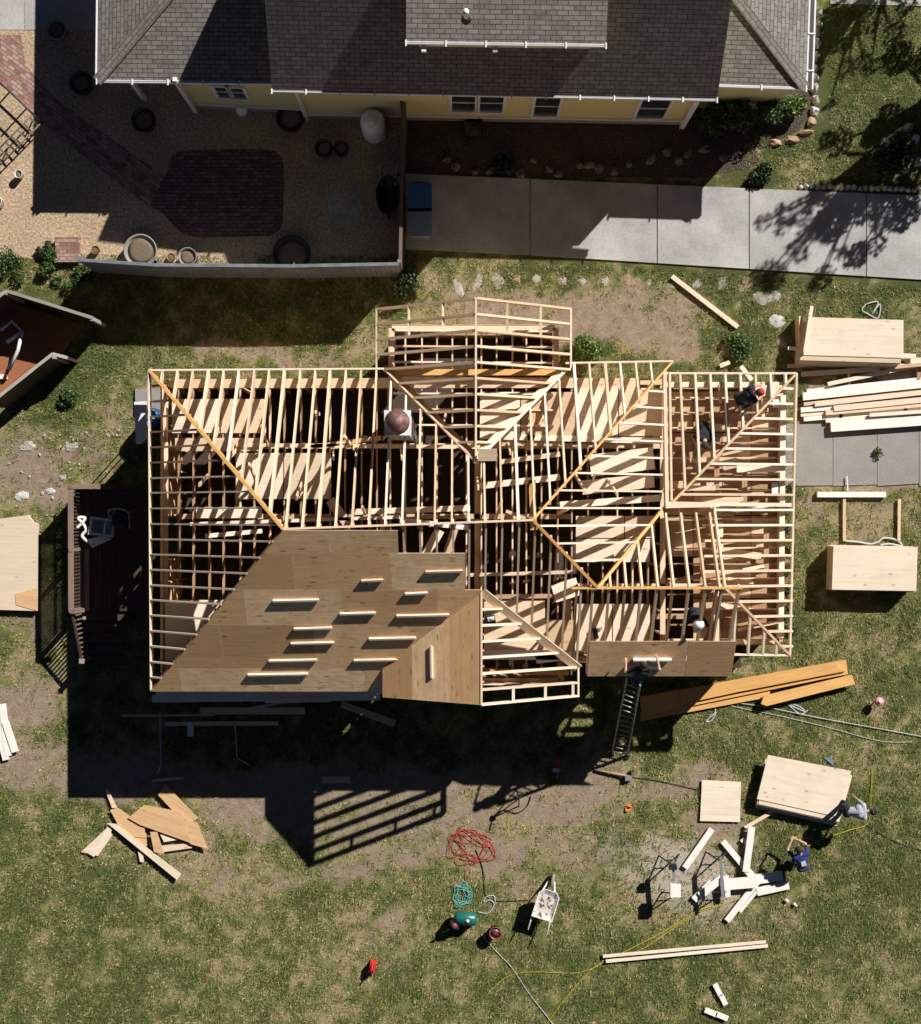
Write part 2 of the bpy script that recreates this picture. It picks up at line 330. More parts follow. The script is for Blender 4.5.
for a,b_ in ((780,832.5),(833,876.7),(877.2,918.6),(919.1,1020)): flat('concrete_pad',[(a,424),(b_,424),(b_,486-(b_-797)*.02),(a,486)],.03,'conc2',th=.05)
# ------------------------------------------------------------------ GRASS TUFTS (countless: stuff)
N=190000
X=RS.uniform(-14.2,14.2,N*2); Y=RS.uniform(-15.6,15.2,N*2)
pxx=460.5+X*F/H; pyy=512-Y*F/H
keep=((pyy>256+np.clip(pxx-430,0,900)*.063)|((pxx>830)&(pyy<185))|((pxx>745)&(pyy<186)&(pyy>132)))
keep&=~((pxx>795)&(pyy>422)&(pyy<488)); keep&=~((pxx>165)&(pxx<780)&(pyy>395)&(pyy<655)); keep&=~((pxx<75)&(pyy>290)&(pyy<400)&(pxx+pyy*.8<350))
d,g=masks(X,Y); keep&=(RS.rand(N*2)>(d*1.25)); keep&=(RS.rand(N*2)<.35+g); keep&=vnoise(X,Y,.32,3,12)+RS.rand(N*2)*.35>.55
X=X[keep][:N];Y=Y[keep][:N];g=g[keep][:N]; N=len(X)
vs=np.zeros((N,3,3,3)); ang=RS.uniform(0,2*np.pi,(N,3)); L=RS.uniform(.04,.12,(N,3))*(.7+.6*g[:,None]); hh=RS.uniform(.012,.08,(N,3)); wd=RS.uniform(.007,.016,(N,3))
dx,dy=np.cos(ang),np.sin(ang); ox=X[:,None]+RS.uniform(-.03,.03,(N,3)); oy=Y[:,None]+RS.uniform(-.03,.03,(N,3))
vs[:,:,0,0]=ox-dy*wd; vs[:,:,0,1]=oy+dx*wd; vs[:,:,1,0]=ox+dy*wd; vs[:,:,1,1]=oy-dx*wd; vs[:,:,2,0]=ox+dx*L; vs[:,:,2,1]=oy+dy*L; vs[:,:,2,2]=hh; vs[:,:,0:2,2]=.002
me=bpy.data.meshes.new('grass'); nv=N*9; me.vertices.add(nv); me.vertices.foreach_set('co',vs.ravel()); me.loops.add(nv); me.loops.foreach_set('vertex_index',np.arange(nv)); me.polygons.add(N*3); me.polygons.foreach_set('loop_start',np.arange(0,nv,3)); me.update(calc_edges=True)
ca=me.color_attributes.new('tint','FLOAT_COLOR','POINT'); t=np.clip(g+RS.uniform(-.5,.5,N),0,1)[:,None]
dry=np.array([.34,.28,.13]); gr=np.array([.085,.12,.02]); midc=np.array([.165,.175,.045])
c=np.where(t<.5,dry+(midc-dry)*t*2,midc+(gr-midc)*(t*2-1))*RS.uniform(.55,1.35,(N,1)); cc=np.ones((N,9,4)); cc[:,:,:3]=c[:,None,:]; ca.data.foreach_set('color',cc.ravel())
m,n,l,b=nm('grass_blades'); at=n.new('ShaderNodeAttribute'); at.attribute_name='tint'; l.new(at.outputs['Color'],b.inputs['Base Color']); b.inputs['Roughness'].default_value=.8
me.materials.append(m); o=bpy.data.objects.new('grass',me); link(o); tag(o,'short patchy green and dry grass over the plot','grass',kind='stuff')
# ------------------------------------------------------------------ THE HOUSE UNDER CONSTRUCTION
ZE=3.4; PM=.70; YN=3.78; YS=-4.75; XW=-8.30; YR=-.42; ZR=ZE+PM*(YN-YR)
def solve(px,py,zf):
    z=4.5
    for _ in range(60): p=P(px,py,z); z=.5*z+.5*zf(p)
    return P(px,py,z)
D0=P(533,520,ZR); C0=P(283,529,ZR)
HS=thing('unfinished_house','large timber framed house with open rafters and partly sheathed roof','house',(0,0,0))
rw,rd=.046,.19
def zmainN(y): return ZE+PM*(YN-y)
def zmainS(y): return ZR-(YR-y)*(ZR-ZE)/(YR-YS)
NW=V((XW,YN,ZE)); SW=V((XW+.06,YS,ZE)); NE=V((5.66,4.02,ZE)); E0=solve(598,588,lambda p:ZR-PM*(p.x-D0.x)); F0=solve(665,507,lambda p:ZR-PM*(p.x-D0.x))
def online(a,b,x=None,y=None):
    t=(x-a.x)/(b.x-a.x) if x is not None else (y-a.y)/(b.y-a.y); return a.lerp(b,t)
# ridge, hips
UPZ=V((0,0,.012))
beam('ridge_board',C0+UPZ,D0+UPZ,.05,.24,'pine',HS)
beam('hip_rafter',NW+V((.02,-.02,.015)),C0+UPZ,.075,.24,'lvl',HS); beam('hip_rafter',SW+V((.02,.02,-.03)),C0-V((0,0,.02)),.06,.24,'pinebrown',HS)
beam('hip_rafter',D0+UPZ,NE+UPZ,.055,.24,'lvl',HS); beam('hip_rafter',D0+UPZ,E0+UPZ,.075,.24,'lvl',HS)
beam('valley_rafter',E0+V((0,0,-.01)),F0+V((0,0,-.01)),.075,.24,'lvl',HS)
# main eave boards
beam('eave_board',NW,V((-2.0,YN+.04,ZE)),.045,.18,'pine2',HS); beam('eave_board',V((2.8,NE.y-.05,ZE)),NE,.045,.18,'pine2',HS)
beam('eave_board',NW,SW,.05,.18,'pine2',HS); beam('eave_board',SW,V((-2.0,YS,ZE)),.045,.18,'pinebrown',HS)
# D gable: ridge x .39, z 5.4
_q=solve(478,461,lambda p:ZE+PM*(YN-p.y)); DR=.39; DZ=_q.z; DEW,DEE=-2.24,2.94; DP=(DZ-3.38)/2.62; DY1=P(476,298,DZ).y; DY0=_q.y
def zD(x): return DZ-DP*abs(x-DR)
VW=(V((DR,DY0,DZ)),V((-2.02,YN+.02,zD(-2.02)-.02))); VE=(V((DR,DY0,DZ)),V((2.72,3.7,zD(2.72))))
_q=solve(480,592,lambda p:ZR-(YR-p.y)*(ZR-ZE)/(YR-YS)); ERX=.53; EZ=_q.z; EP=(EZ-3.87)/2.57; EY1=P(482,705,EZ).y; EY0=_q.y; EW,EE=-2.04,3.1
def zE(x): return EZ-EP*abs(x-ERX)
EVW=(V((ERX,EY0,EZ)),V((EW,-4.1,zE(EW)))); EVE=(V((ERX,EY0,EZ)),V((EE,-4.12,zE(EE))))
# north commons and jacks
x=-7.93
cnt=0
while x<5.5:
    yt=YN
    jit=random.uniform(-.012,.012); xx=x+jit
    if xx<C0.x: a=online(NW,C0,x=xx); nmn='jack_rafter'
    elif xx<D0.x: a=V((xx,YR+(D0.y-C0.y)*(xx-C0.x)/(D0.x-C0.x),ZR)); nmn='common_rafter'
    else: a=online(D0,NE,x=xx); nmn='jack_rafter'
    if xx<-2.0: e=V((xx,YN,ZE))
    elif xx<DR: e=online(VW[0],VW[1],x=xx); e.z=zmainN(e.y)-.0
    elif xx<2.72: e=online(VE[0],VE[1],x=xx); e.z=zmainN(e.y)
    else: e=V((xx,3.98,ZE))
    if (a-e).length>.3:
        beam(nmn,e,a,rw*(1.0+.5*(random.random()<.15)),rd,'pine' if random.random()<.6 else 'pine2',HS)
    x+=.406
# south commons
x=-7.9
while x<3.35:
    xx=x+random.uniform(-.01,.01)
    if xx<C0.x: a=online(SW,C0,x=xx); nmn='jack_rafter'
    elif xx<D0.x: a=V((xx,YR+(D0.y-C0.y)*(xx-C0.x)/(D0.x-C0.x),ZR)); nmn='common_rafter'
    else: a=online(D0,E0,x=xx); nmn='jack_rafter'
    if xx<EW: e=V((xx,YS,ZE))
    elif xx<ERX: e=online(*EVW,x=xx); e.z=zmainS(e.y)
    elif xx<EE: e=online(*EVE,x=xx); e.z=zmainS(e.y)
    else: e=V((xx,YS+.3,zmainS(YS+.3)))
    a=a-V((0,0,.03)); e=e-V((0,0,.03))
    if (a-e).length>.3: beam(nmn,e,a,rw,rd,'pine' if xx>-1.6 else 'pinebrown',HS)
    x+=.406
# west jacks
y=YN-.42
while y>YS+.3:
    e=online(NW,C0,y=y) if y>YR else online(SW,C0,y=y)
    yy=y+random.uniform(-.01,.01)
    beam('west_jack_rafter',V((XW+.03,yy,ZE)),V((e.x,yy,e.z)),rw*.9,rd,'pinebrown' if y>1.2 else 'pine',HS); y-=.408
# east hip face jacks
y=3.62
while y>-1.5:
    e=online(D0,NE,y=y) if y>D0.y else online(D0,E0,y=y)
    r=5.38 if y>.13 else online(E0,F0,y=y).x
    zr_=ZR-PM*(r-D0.x)+0.0
    if r-e.x>.25: beam('east_jack_rafter',V((e.x,y,e.z)),V((r,y,e.z-PM*(r-e.x))),rw,rd,'pine2',HS)
    y-=.44
beam('header_beam',V((5.42,3.75,3.55)),V((5.42,.1,3.93)),.09,.28,'pine2',HS); beam('header_beam',V((5.56,3.72,3.5)),V((5.56,.3,3.8)),.05,.24,'pine',HS)
# D gable
beam('ridge_board',V((DR,DY0,DZ+.02)),V((DR,DY1,DZ+.02)),.05,.22,'pine',HS)
y=DY1; rows=0
while y>DY0+.3:
    for s,ex,vv in ((-1,DEW,VW),(1,DEE,VE)):
        if y>vv[1].y: e=V((ex,y,zD(ex)))
        else:
            q=online(vv[0],vv[1],y=y); e=V((q.x,y,zD(q.x)))
        beam('gable_rafter',V((DR+s*.03,y,DZ)),e,.058,.16,'pine' ,HS)
    y-=.404; rows+=1
for ex in (DEW,DEE): beam('eave_board',V((ex,DY1+.02,zD(ex))),V((ex,YN+.05,zD(ex))),.045,.16,'pine2',HS)
for a in (-1.35,-.45,1.2,2.1): beam('lookout',V((a,DY1,zD(a)-.01)),V((a,DY1-.81,zD(a)-.01)),.065,.09,'pine',HS,V((0,0,1)))
# valley planks on the main slope; shade and sunlight put into their wood tones
for (a,b_),mt in ((VW,'pinebrown'),(VE,'pine2')):
    off=V((.13,.13,0)) if a is VW[0] else V((-.13,.13,0))
    nrm=V((0,PM,1)).normalized(); dd=(b_-a)
    bb=V((b_.x,b_.y,zmainN(b_.y))); aa=V((a.x,a.y,zmainN(a.y)))
    beam('valley_board',aa+V((0,.08,-.05)),bb+V((0,.08,-.05)),.21,.03,'pine' if mt=='pine2' else mt,HS,nrm)
beam('valley_rafter',VW[0]+V((0,0,.0)),VW[1],.05,.16,'pine',HS); beam('valley_rafter',VE[0],VE[1],.05,.16,'pine2',HS)
beam('header_beam',V((-1.75,3.72,3.42)),V((2.72,3.72,3.42)),.16,.28,'lvl',HS)
prism('plywood_patch',[P(478,449,5.35),P(497,449,5.35),P(497,461,5.25),P(478,461,5.25)],.02,'plypale',HS)
# E gable
beam('ridge_board',V((ERX,EY0,EZ+.01)),V((ERX,EY1,EZ+.01)),.05,.2,'pine',HS)
for i in range(6):
    y=-2.46-.405*i; q=online(*EVE,y=y) if y>-4.12 else V((EE,y,0)); q.x=min(q.x,EE)
    beam('gable_rafter',V((ERX+.02,y,EZ)),V((q.x,y,zE(q.x))),.05,.17,'pine2',HS)
beam('gable_rafter',V((ERX,EY1,EZ)),V((EE,EY1+.03,zE(EE))),.05,.17,'pine2',HS)
beam('eave_board',V((EE,-4.1,zE(EE))),V((EE,EY1,zE(EE))),.045,.16,'pine2',HS)
for a in (1.35,2.2,2.95): beam('lookout',V((a,EY1,zE(a)-.01)),V((a,-4.45,zE(a)-.01)),.07,.05,'pine2',HS)
beam('valley_board',EVE[0]-V((0,0,.03)),EVE[1]-V((0,0,.03)),.24,.035,'pine',HS,V((0,-PM,1)).normalized())
beam('header_beam',V((.6,-4.25,3.3)),V((2.9,-4.3,3.3)),.12,.26,'lvl',HS)
for y in (-4.3,-3.9,-3.5,-3.1,-2.7):
    beam('gable_rafter',V((ERX,y,EZ-.025)),V((EW,y,zE(EW)-.025)),.045,.15,'pinebrown',HS)
# B gable
BZ=E0.z; BY=E0.y; BE=-4.33
def zB(y): return BZ-PM*abs(y-BY)
beam('ridge_board',V((2.8,BY,BZ+.02)),V((7.13,BY,BZ+.02)),.06,.24,'lvl',HS)
for i,x in enumerate([2.95,3.36,3.77,4.17,4.58,4.98,5.38,5.79,6.22,6.50,6.62,7.06]):
    if x<6.3 or True:
        beam('common_rafter' if i<20 else 'r',V((x,BY-.02,BZ)),V((x+(0 if x<6 else -.05),BE if x<6.9 else -4.1,zB(BE if x<6.9 else -4.1))),rw,rd,'pine' if i%3 else 'pinebrown',HS)
for i,x in enumerate([3.8,4.2,4.6,5.0,5.4,5.80,6.2,6.56,6.70]):
    e=online(E0,F0,x=x) if x<5.35 else V((x,.13+.03*(x-5.4),zB(.13)))
    beam('common_rafter',V((x,BY+.02,BZ)),V((e.x,e.y,zB(e.y))),rw*1.1,rd,'pine',HS)
beam('header_beam',V((5.38,.17,3.93)),V((6.72,.2,3.93)),.14,.2,'pine2',HS)
# C low porch roof
CE=8.96; CN=3.74; CS=-3.86; CZ=3.0; CPt=.25
CNE=V((CE+.1,CN,CZ)); CSE=V((CE-.08,CS,CZ)); 
beam('eave_board',V((5.5,CN,CZ)),CNE,.05,.15,'pine2',HS); beam('eave_board',CNE,CSE,.05,.15,'pine2',HS); beam('eave_board',V((7.05,CS+.02,CZ)),CSE,.05,.15,'pine2',HS)
FC=V((5.45,.13,CZ+CPt*(CN-.13))); SC=V((6.95,-1.93,CZ+CPt*2.0))
beam('hip_rafter',CNE+UPZ,FC+UPZ,.06,.17,'pine',HS); beam('hip_rafter',CSE+UPZ,SC+UPZ,.06,.17,'pine',HS)
x=5.92
while x<8.9:
    q=online(CNE,FC,x=x); beam('porch_rafter',V((x,CN,CZ)),V((x,q.y,q.z)),.055,.15,'pine2',HS); x+=.405
y=CN-.42
while y>CS+.2:
    if y>.13: q=online(CNE,FC,y=y)
    elif y>-1.93: q=V((6.45,y,CZ+CPt*(CE-6.45)))
    else: q=online(CSE,SC,y=y)
    beam('porch_rafter',V((CE,y,CZ)),V((q.x,y,q.z)),.06,.15,'pine2' if y>-.5 else 'pine',HS); y-=.408
for x in (7.35,7.75,8.15,8.5):
    q=online(CSE,SC,x=x); beam('porch_rafter',V((x,CS,CZ)),V((x,q.y,q.z)),.055,.15,'pine2',HS)
beam('header_beam',V((5.45,.22,3.86)),V((8.9,.19,3.06)),.10,.17,'pine2',HS)
# walls: plates, studs, sheathing
def wallseg(a,b,z0,z1,mat='ply',sheath=True,openings=(),stud_name='wall_stud'):
    a=V((*a,0));b=V((*b,0));L=(b-a).length;u=(b-a)/L;nn=V((-u.y,u.x,0))
    beam('top_plate',a+V((0,0,z1)),b+V((0,0,z1)),.14,.05,'pine',HS)
    s=0
    while s<=L:
        ok=all(not(o0<s<o1) for o0,o1,_,_ in openings)
        if ok: STUDS.append((a+u*s,z0,z1-.05,u))
        s+=.61
    if sheath:
        cuts=[0]+sum([[o0,o1] for o0,o1,_,_ in openings],[])+[L]
        for i in range(0,len(cuts)-1):
            s0,s1=cuts[i],cuts[i+1]
            if s1-s0<.02: continue
            rs=[(z0-.4,z1)] if i%2==0 else [(z0-.4,openings[i//2][2]),(openings[i//2][3],z1)]
            for q0,q1 in rs:
                if q1-q0<.02: continue
                m_=a+u*((s0+s1)/2); ob=box('wall_sheathing',m_+nn*.09+V((0,0,q0)),s1-s0-.004,.012,q1-q0,'sheath',HS,math.atan2(u.y,u.x))
STUDS=[]
Z0=.45; Z1=2.98
for a,b_ in ((V((-7.9,-4.42,3.36)),V((-1.75,-4.42,3.36))),(V((-1.75,-4.6,3.36)),V((2.7,-4.6,3.36))),(V((-7.98,-4.3,3.36)),V((-7.98,3.4,3.36))),(V((3.0,-4.0,3.4)),V((7.0,-4.0,3.4)))): beam('sun_block_board',a,b_,.03,.37,'pine',HS)  # unseen boards added to stop sun leaking out over the wall tops
op=((1.6,2.6,1.3,2.5),(5.0,6.2,1.0,2.5))
# exterior ring, walked clockwise so that the sheathing stands outside
wallseg((-7.95,-4.35),(-7.95,3.45),Z0,Z1,openings=((3.2,4.2,.5,2.55),))
wallseg((-7.95,3.45),(-1.85,3.45),Z0,Z1,openings=op)
wallseg((-1.85,3.45),(-1.85,4.95),Z0,Z1,openings=()); wallseg((-1.85,4.95),(2.55,4.95),Z0,Z1,openings=((1.2,3.0,1.0,2.5),)); wallseg((2.55,4.95),(2.55,3.6),Z0,Z1)
wallseg((2.55,3.5),(5.45,3.5),Z0,Z1,openings=((1,1.9,1.0,2.4),))
wallseg((5.45,3.42),(8.68,3.42),Z0,2.85,openings=((.6,1.6,1.0,2.3),)); wallseg((8.68,3.42),(8.62,-3.5),Z0,2.85,openings=((1.5,2.6,1.0,2.3),(4.2,5.2,.5,2.4)))
wallseg((8.62,-3.5),(7.0,-3.5),Z0,2.85); wallseg((7.0,-3.95),(3.0,-3.95),Z0,Z1,openings=((1.2,2.2,1.0,2.4),))
wallseg((2.7,-4.0),(2.7,-4.55),Z0,Z1); wallseg((2.7,-4.55),(-1.7,-4.55),Z0,Z1); wallseg((-1.7,-4.38),(-7.95,-4.38),Z0,Z1)
# interior walls (open studs)
for a,b_ in (((-6.0,1.78),(5.4,1.78)),((-7.6,-.12),(3.0,-.12)),((-6.0,3.4),(-6.0,-.1)),((-1.9,3.4),(-1.9,1.8)),((.45,1.8),(.45,-4.4)),((2.9,-1.9),(2.9,-4.0)),((-2.1,-.12),(-2.1,-4.3)),((5.45,3.4),(5.45,-3.9)),((3.1,-2.0),(7.0,-2.0)),((6.9,-2.0),(6.9,-3.6))):
    wallseg(a,b_,Z0,Z1-.004,sheath=False)
st=sorted(STUDS,key=lambda q:-abs(q[0].length))
for q,z0,z1,u in st[:100]: box('wall_stud',q+V((0,0,z0)),.04,.13,z1-z0,'pine',HS,math.atan2(u.y,u.x))
vs=[];fs=[]
for q,z0,z1,u in st[100:]:
    k=len(vs); Rm=Matrix.Rotation(math.atan2(u.y,u.x),3,'Z')
    vs+=[Rm@V(p)+q for p in bv(-.02,.02,-.065,.065,z0,z1)]; fs+=[tuple(k+i for i in f) for f in BF]
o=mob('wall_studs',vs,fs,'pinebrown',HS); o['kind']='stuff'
box('floor_deck',V((0,-.45,.0)),16.2,8.1,.44,'subfloor',HS); box('floor_deck',V((.35,4.3,.0)),4.6,1.4,.438,'subfloor',HS); box('floor_deck',V((8.35,-.2,0)),.95,7.2,.436,'subfloor',HS)
# interior gypsum / panel walls that close off rooms
for a,b_ in (((-5.9,1.7),(-.3,1.7)),((1.2,1.7),(5.3,1.7)),((-7.5,-.2),(-3.2,-.2)),((-2.0,-.2),(-2.0,-4.2)),((.55,-1),(.55,-4.2))):
    a=V((*a,0));b_=V((*b_,0)); d_=b_-a; box('partition_panel',(a+b_)/2+V((0,0,Z0)),d_.length,.02,2.4,'subfloor',HS,math.atan2(d_.y,d_.x))
# ceiling joists
x=-7.55
while x<5.3:
    y0,y1=(-4.3,3.4)
    if x>2.75: y0=-3.9
    if -1.8<x<2.5: y1=4.9
    xx=x+random.uniform(-.03,.03)
    beam('ceiling_joist',V((xx,y0,3.17+.002*random.random())),V((xx,y1,3.17)),.038,.185,'pine' if random.random()<.35 or y1>4 else 'pinebrown',HS); x+=.406
for i in range(7): beam('bay_joist',V((-1.8,4.85-i*.42,3.33)),V((2.5,4.82-i*.42,3.32)),.045,.12,'pine' if i%2 else 'pine2',HS)
# attic floor sheets (px rectangles at joist height)
def sheet(px0,py0,px1,py1,z=3.20,mat='ply',rot=0,name='attic_floor_panel'):
    a=P(px0,py0,z);b_=P(px1,py1,z); c_=(a+b_)/2; return box(name,V((c_.x,c_.y,z-.02)),abs(b_.x-a.x),abs(b_.y-a.y),.02,mat,HS,rot)
for r in [(172,399,220,433),(221,399,266,433),(175,438,262,451),(236,453,283,499),(284,453,329,499),(196,507,262,518),(170,378,640,388),
          (480,392,520,436),(521,392,575,436),(576,388,618,436),(619,388,662,436),(492,440,560,446),(576,516,624,538),(576,539,650,562),(625,516,655,538),
          (575,604,612,652),(613,604,650,652),(545,620,574,656),(165,600,240,668),(484,600,545,650)]:
    r_=r; sheet(*r_,z=3.2+.004*random.random(),mat='plypale' if random.random()<.55 else 'ply')
for cx,cy,w_,h_,rr in ((622,462,64,22,.12),(618,484,72,14,.10),(566,590,26,18,.3)):
    c_=P(cx,cy,3.3); box('loose_attic_panel',c_,w_*.0268,h_*.0268,.02,'plypale',HS,rr)
# raised planks over the joists
for a in [(190,524,400,517,.07,'pine2'),(236,445,480,447,.08,'pine'),(480,436,662,441,.12,'pine2'),(500,462,560,454,.1,'pine'),(480,486,560,477,.13,'pine2'),(560,505,660,498,.14,'pine2'),
          (310,447,381,438,.09,'scrap'),(205,536,262,531,.09,'pine2'),(350,512,470,508,.12,'pine2'),(400,520,470,528,.1,'white'),(470,575,575,572,.07,'pine2'),(470,597,560,596,.09,'pinebrown'),
          (532,480,534,530,.14,'lvl'),(533,400,530,450,.14,'scrap'),(440,530,425,556,.2,'plypale'),(455,528,446,556,.15,'ply'),(352,530,330,500,.2,'ply'),(536,660,575,655,.16,'white'),(480,655,560,655,.2,'white'),(506,511,533,521,.07,'pine')]:
    beam('loose_plank',P(a[0],a[1],3.27),P(a[2],a[3],3.27),a[4]*1.3,.04,a[5],HS)
# collar / strut pieces seen through the rafters
for i in range(26):
    x0=-6.8+i*.43+random.uniform(-.1,.1); y0=random.choice([1.8,-.1,.9,2.6])+random.uniform(-.15,.15)
    beam('roof_strut',V((x0,y0,3.2)),V((x0+random.uniform(-.15,.15),y0+random.uniform(-.5,.5),zmainN(max(y0,YR))-.35 if y0>YR else 4.5)),.045,.09,'pine',HS,V((0,1,.3)))
# porch ceiling and its clutter
rr=random.Random(3)
for ix in range(4):
    for iy in range(6):
        if ix==0 and iy>3: continue
        x0=5.55+ix*.79; y0=3.28-iy*1.13
        prism('ceiling_panel',[V((x0,y0,2.62-.002*((ix+iy)%3))),V((x0+.77,y0,2.62)),V((x0+.77,y0-1.1,2.62)),V((x0,y0-1.1,2.62-.002*((ix+iy)%3)))][:4],.015,'pinebrown' if (ix+iy)%3 else 'ply',HS)
for i in range(17):
    y=3.1-i*.41
    beam('porch_ceiling_joist',V((5.6,y,2.83)),V((8.55,y+rr.uniform(-.04,.04),2.80)),.04,.14,'pinebrown' if i%2 else 'pine',HS)
for i in range(26):
    x0=rr.uniform(5.7,8.3); y0=rr.uniform(-3.2,3.2); a_=rr.choice([0,0,1.57,.2,-.15]); L_=rr.uniform(.5,1.3); d_=V((math.cos(a_),math.sin(a_),0))*L_/2
    beam('loose_porch_plank',V((x0,y0,2.90+.003*i))-d_,V((x0,y0,2.90+.003*i))+d_,rr.choice([.09,.14,.19]),.035,rr.choice(['pine','pine2','ply','pinebrown']),HS)
prism('corner_sheet',[P(757,385,2.99),P(783,385,2.99),P(783,396,2.99),P(757,396,2.99)],.02,'plypale',HS)
beam('plate_cover',V((8.72,3.4,2.9)),V((8.66,-3.4,2.9)),.14,.04,'pine2',HS); beam('plate_cover',V((5.5,3.44,2.9)),V((8.7,3.44,2.9)),.14,.04,'pine2',HS)
for a in ((776,402),(775,488)): box('paper_sheet',P(a[0],a[1],2.905),.17,.3,.004,'whitepaint',HS)
# roof sheathing: rows of sheets on the main south slope
cosS=1/math.sqrt(1+((ZR-ZE)/(YR-YS))**2); SL=(YR-YS)/cosS
def onS(x,t,lift=.012):
    y=YS-.02+t*cosS; z=ZE+(t*cosS)*(ZR-ZE)/(YR-YS); n_=V((0,-(ZR-ZE)/(YR-YS),1)).normalized(); return V((x,y,z))+n_*lift
row=SL/4.6
hipx=lambda t: SW.x+(C0.x-SW.x)*t/SL
for i in range(5):
    t0=i*row; t1=min((i+1)*row,SL)
    xr=[EW+.0,-.05,.0,.1,-1.5][i]; 
    cut=XW+[.9,2.1,.4,1.7,.2][i]
    while cut<3:
        x0,x1=cut-2.44,cut; cut+=2.44
        poly=[(x0,t0),(x1-.004,t0),(x1-.004,t1-.004),(x0,t1-.004)]
        # hip line: x >= hipx(t)
        a_=-1; b_=(C0.x-SW.x)/SL; poly=clip(poly,a_,b_,-SW.x)
        if poly and i<3:   # valley with E: x <= valley x at t
            dy=(EVW[0].y-EVW[1].y); yv=lambda t: YS-.02+t*cosS
            # x = EVW1.x + (y-EVW1.y)/dy*(ERX-EW)
            s_=(ERX-EW)/dy; ts=(EVW[1].y-(YS-.02))/cosS
            if i==0:
                low=clip(clip(poly,0,1,ts),1,0,EW-.002)
                if len(low)>2: prism('roof_sheathing_panel',[onS(x,t) for x,t in low],.012,'sheath',HS,V((1,0,0)))
                poly=clip(poly,0,-1,-ts-.001)
            poly=clip(poly,1,-s_*cosS,EW+(YS-.02-EVW[1].y)*s_)
        xm={0:9,1:9,2:.52,3:.12,4:-1.53}[i]
        if poly: poly=clip(poly,1,0,xm)
        if poly and len(poly)>2:
            ar=abs(sum(poly[k][0]*poly[(k+1)%len(poly)][1]-poly[(k+1)%len(poly)][0]*poly[k][1] for k in range(len(poly))))/2
            if ar>.02: prism('roof_sheathing_panel',[onS(x,t) for x,t in poly],.012,'sheath',HS,V((1,0,0)))
# strip that closes the south slope at the eave left of E
# E west slope sheets (grain runs up the slope edge)
def onE(x,y,l=.012):
    n_=V((-EP,0,1)).normalized(); return V((x,y,zE(x)))+n_*l
valx=lambda y: EW+(y-EVW[1].y)/(EVW[0].y-EVW[1].y)*(ERX-EW)
cuts=[EW,EW+.8,EW+1.75,ERX+.01]
for i in range(3):
    x0,x1=cuts[i],cuts[i+1]-.004
    yv=lambda x: EVW[1].y+(x-EW)/(ERX-EW)*(EVW[0].y-EVW[1].y)
    prism('roof_sheathing_panel',[onE(x0,EY1),onE(x1,EY1),onE(x1,yv(x1)),onE(x0,yv(x0))],.012,'sheath',HS,V((0,1,0)))
# B south eave sheets
nB=V((0,-PM,1)).normalized()
for a,b_ in ((587.5,684),(684.4,731)):
    p0=P(a,676,zB(-4.36)); p1=P(b_,676,zB(-4.36)); y1=-3.36
    prism('roof_sheathing_panel',[V((p0.x,-4.36,zB(-4.36)))+nB*.012,V((p1.x,-4.36,zB(-4.36)))+nB*.012,V((p1.x,y1,zB(y1)))+nB*.012,V((p0.x,y1,zB(y1)))+nB*.012],.012,'sheath',HS,V((1,0,0)))
# toe boards
def hit_plane(px,py,zf):
    z=4.0
    for _ in range(30): p=P(px,py,z); z=zf(p)
    return P(px,py,z)
zs=lambda p: ZE+(p.y-(YS-.02))*(ZR-ZE)/(YR-YS); nS=V((0,-(ZR-ZE)/(YR-YS),1)).normalized()
for (a,b_,y) in ((273,319,600),(294,332,628),(291,334,642.6),(269,317,660),(248,308,674),(361.5,383,580),(425.5,462.5,571),(405,427.5,593),(340,375.5,613),(396.6,449,615),(369,416,638),(354,402,659.6)):
    beam('toe_board',hit_plane(a,y,zs)+nS*.07,hit_plane(b_,y-1,zs)+nS*.07,.055,.055,'pine2',HS,nS)
nE=V((-EP,0,1)).normalized(); ze=lambda p: zE(p.x)
beam('toe_board',hit_plane(432,646,ze)+nE*.07,hit_plane(432.5,678,ze)+nE*.07,.055,.055,'pine2',HS,nE)
beam('toe_board',hit_plane(633,658,lambda p:zB(p.y))+nB*.12,hit_plane(671,658,lambda p:zB(p.y))+nB*.12,.05,.1,'white',HS,nB)
beam('prop_board',P(718,655,2.6),P(721,668,1.9),.05,.04,'pine',HS)
# chimney (own thing)
CH=thing('chimney','square pale chimney with round rusty conical cap rising through the rafters','chimney',P(397,420,6.3)*1.0-V((0,0,6.3)))
c=P(397,422,6.1); c0=V((c.x,c.y,0)); WMc=CH
box('chimney_shaft',c0+V((0,0,.44)),.56,.56,5.3,'chim',CH); box('chimney_collar',c0+V((0,0,5.74)),.66,.62,.08,'whitepaint',CH)
lathe('flue_pipe',[(.16,5.8),(.16,6.1)],'grey',CH,c0); lathe('chimney_cap',[(.31,6.08),(.315,6.1),(.25,6.2),(.16,6.29),(.06,6.34),(.01,6.35)],'rust',CH,c0,20)
exec_parts=[]
# ------------------------------------------------------------------ NEIGHBOUR HOUSE
NH=thing('neighbour_house','yellow sided house with brown shingle roof and white gutters along the top edge','house',P(450,60,0))
def zpl(eave_l,eave_r,z0,pitch):
    a=P(*eave_l,z0);b=P(*eave_r,z0);u=(b-a).normalized();nn=V((-u.y,u.x,0)); return a,b,u,nn
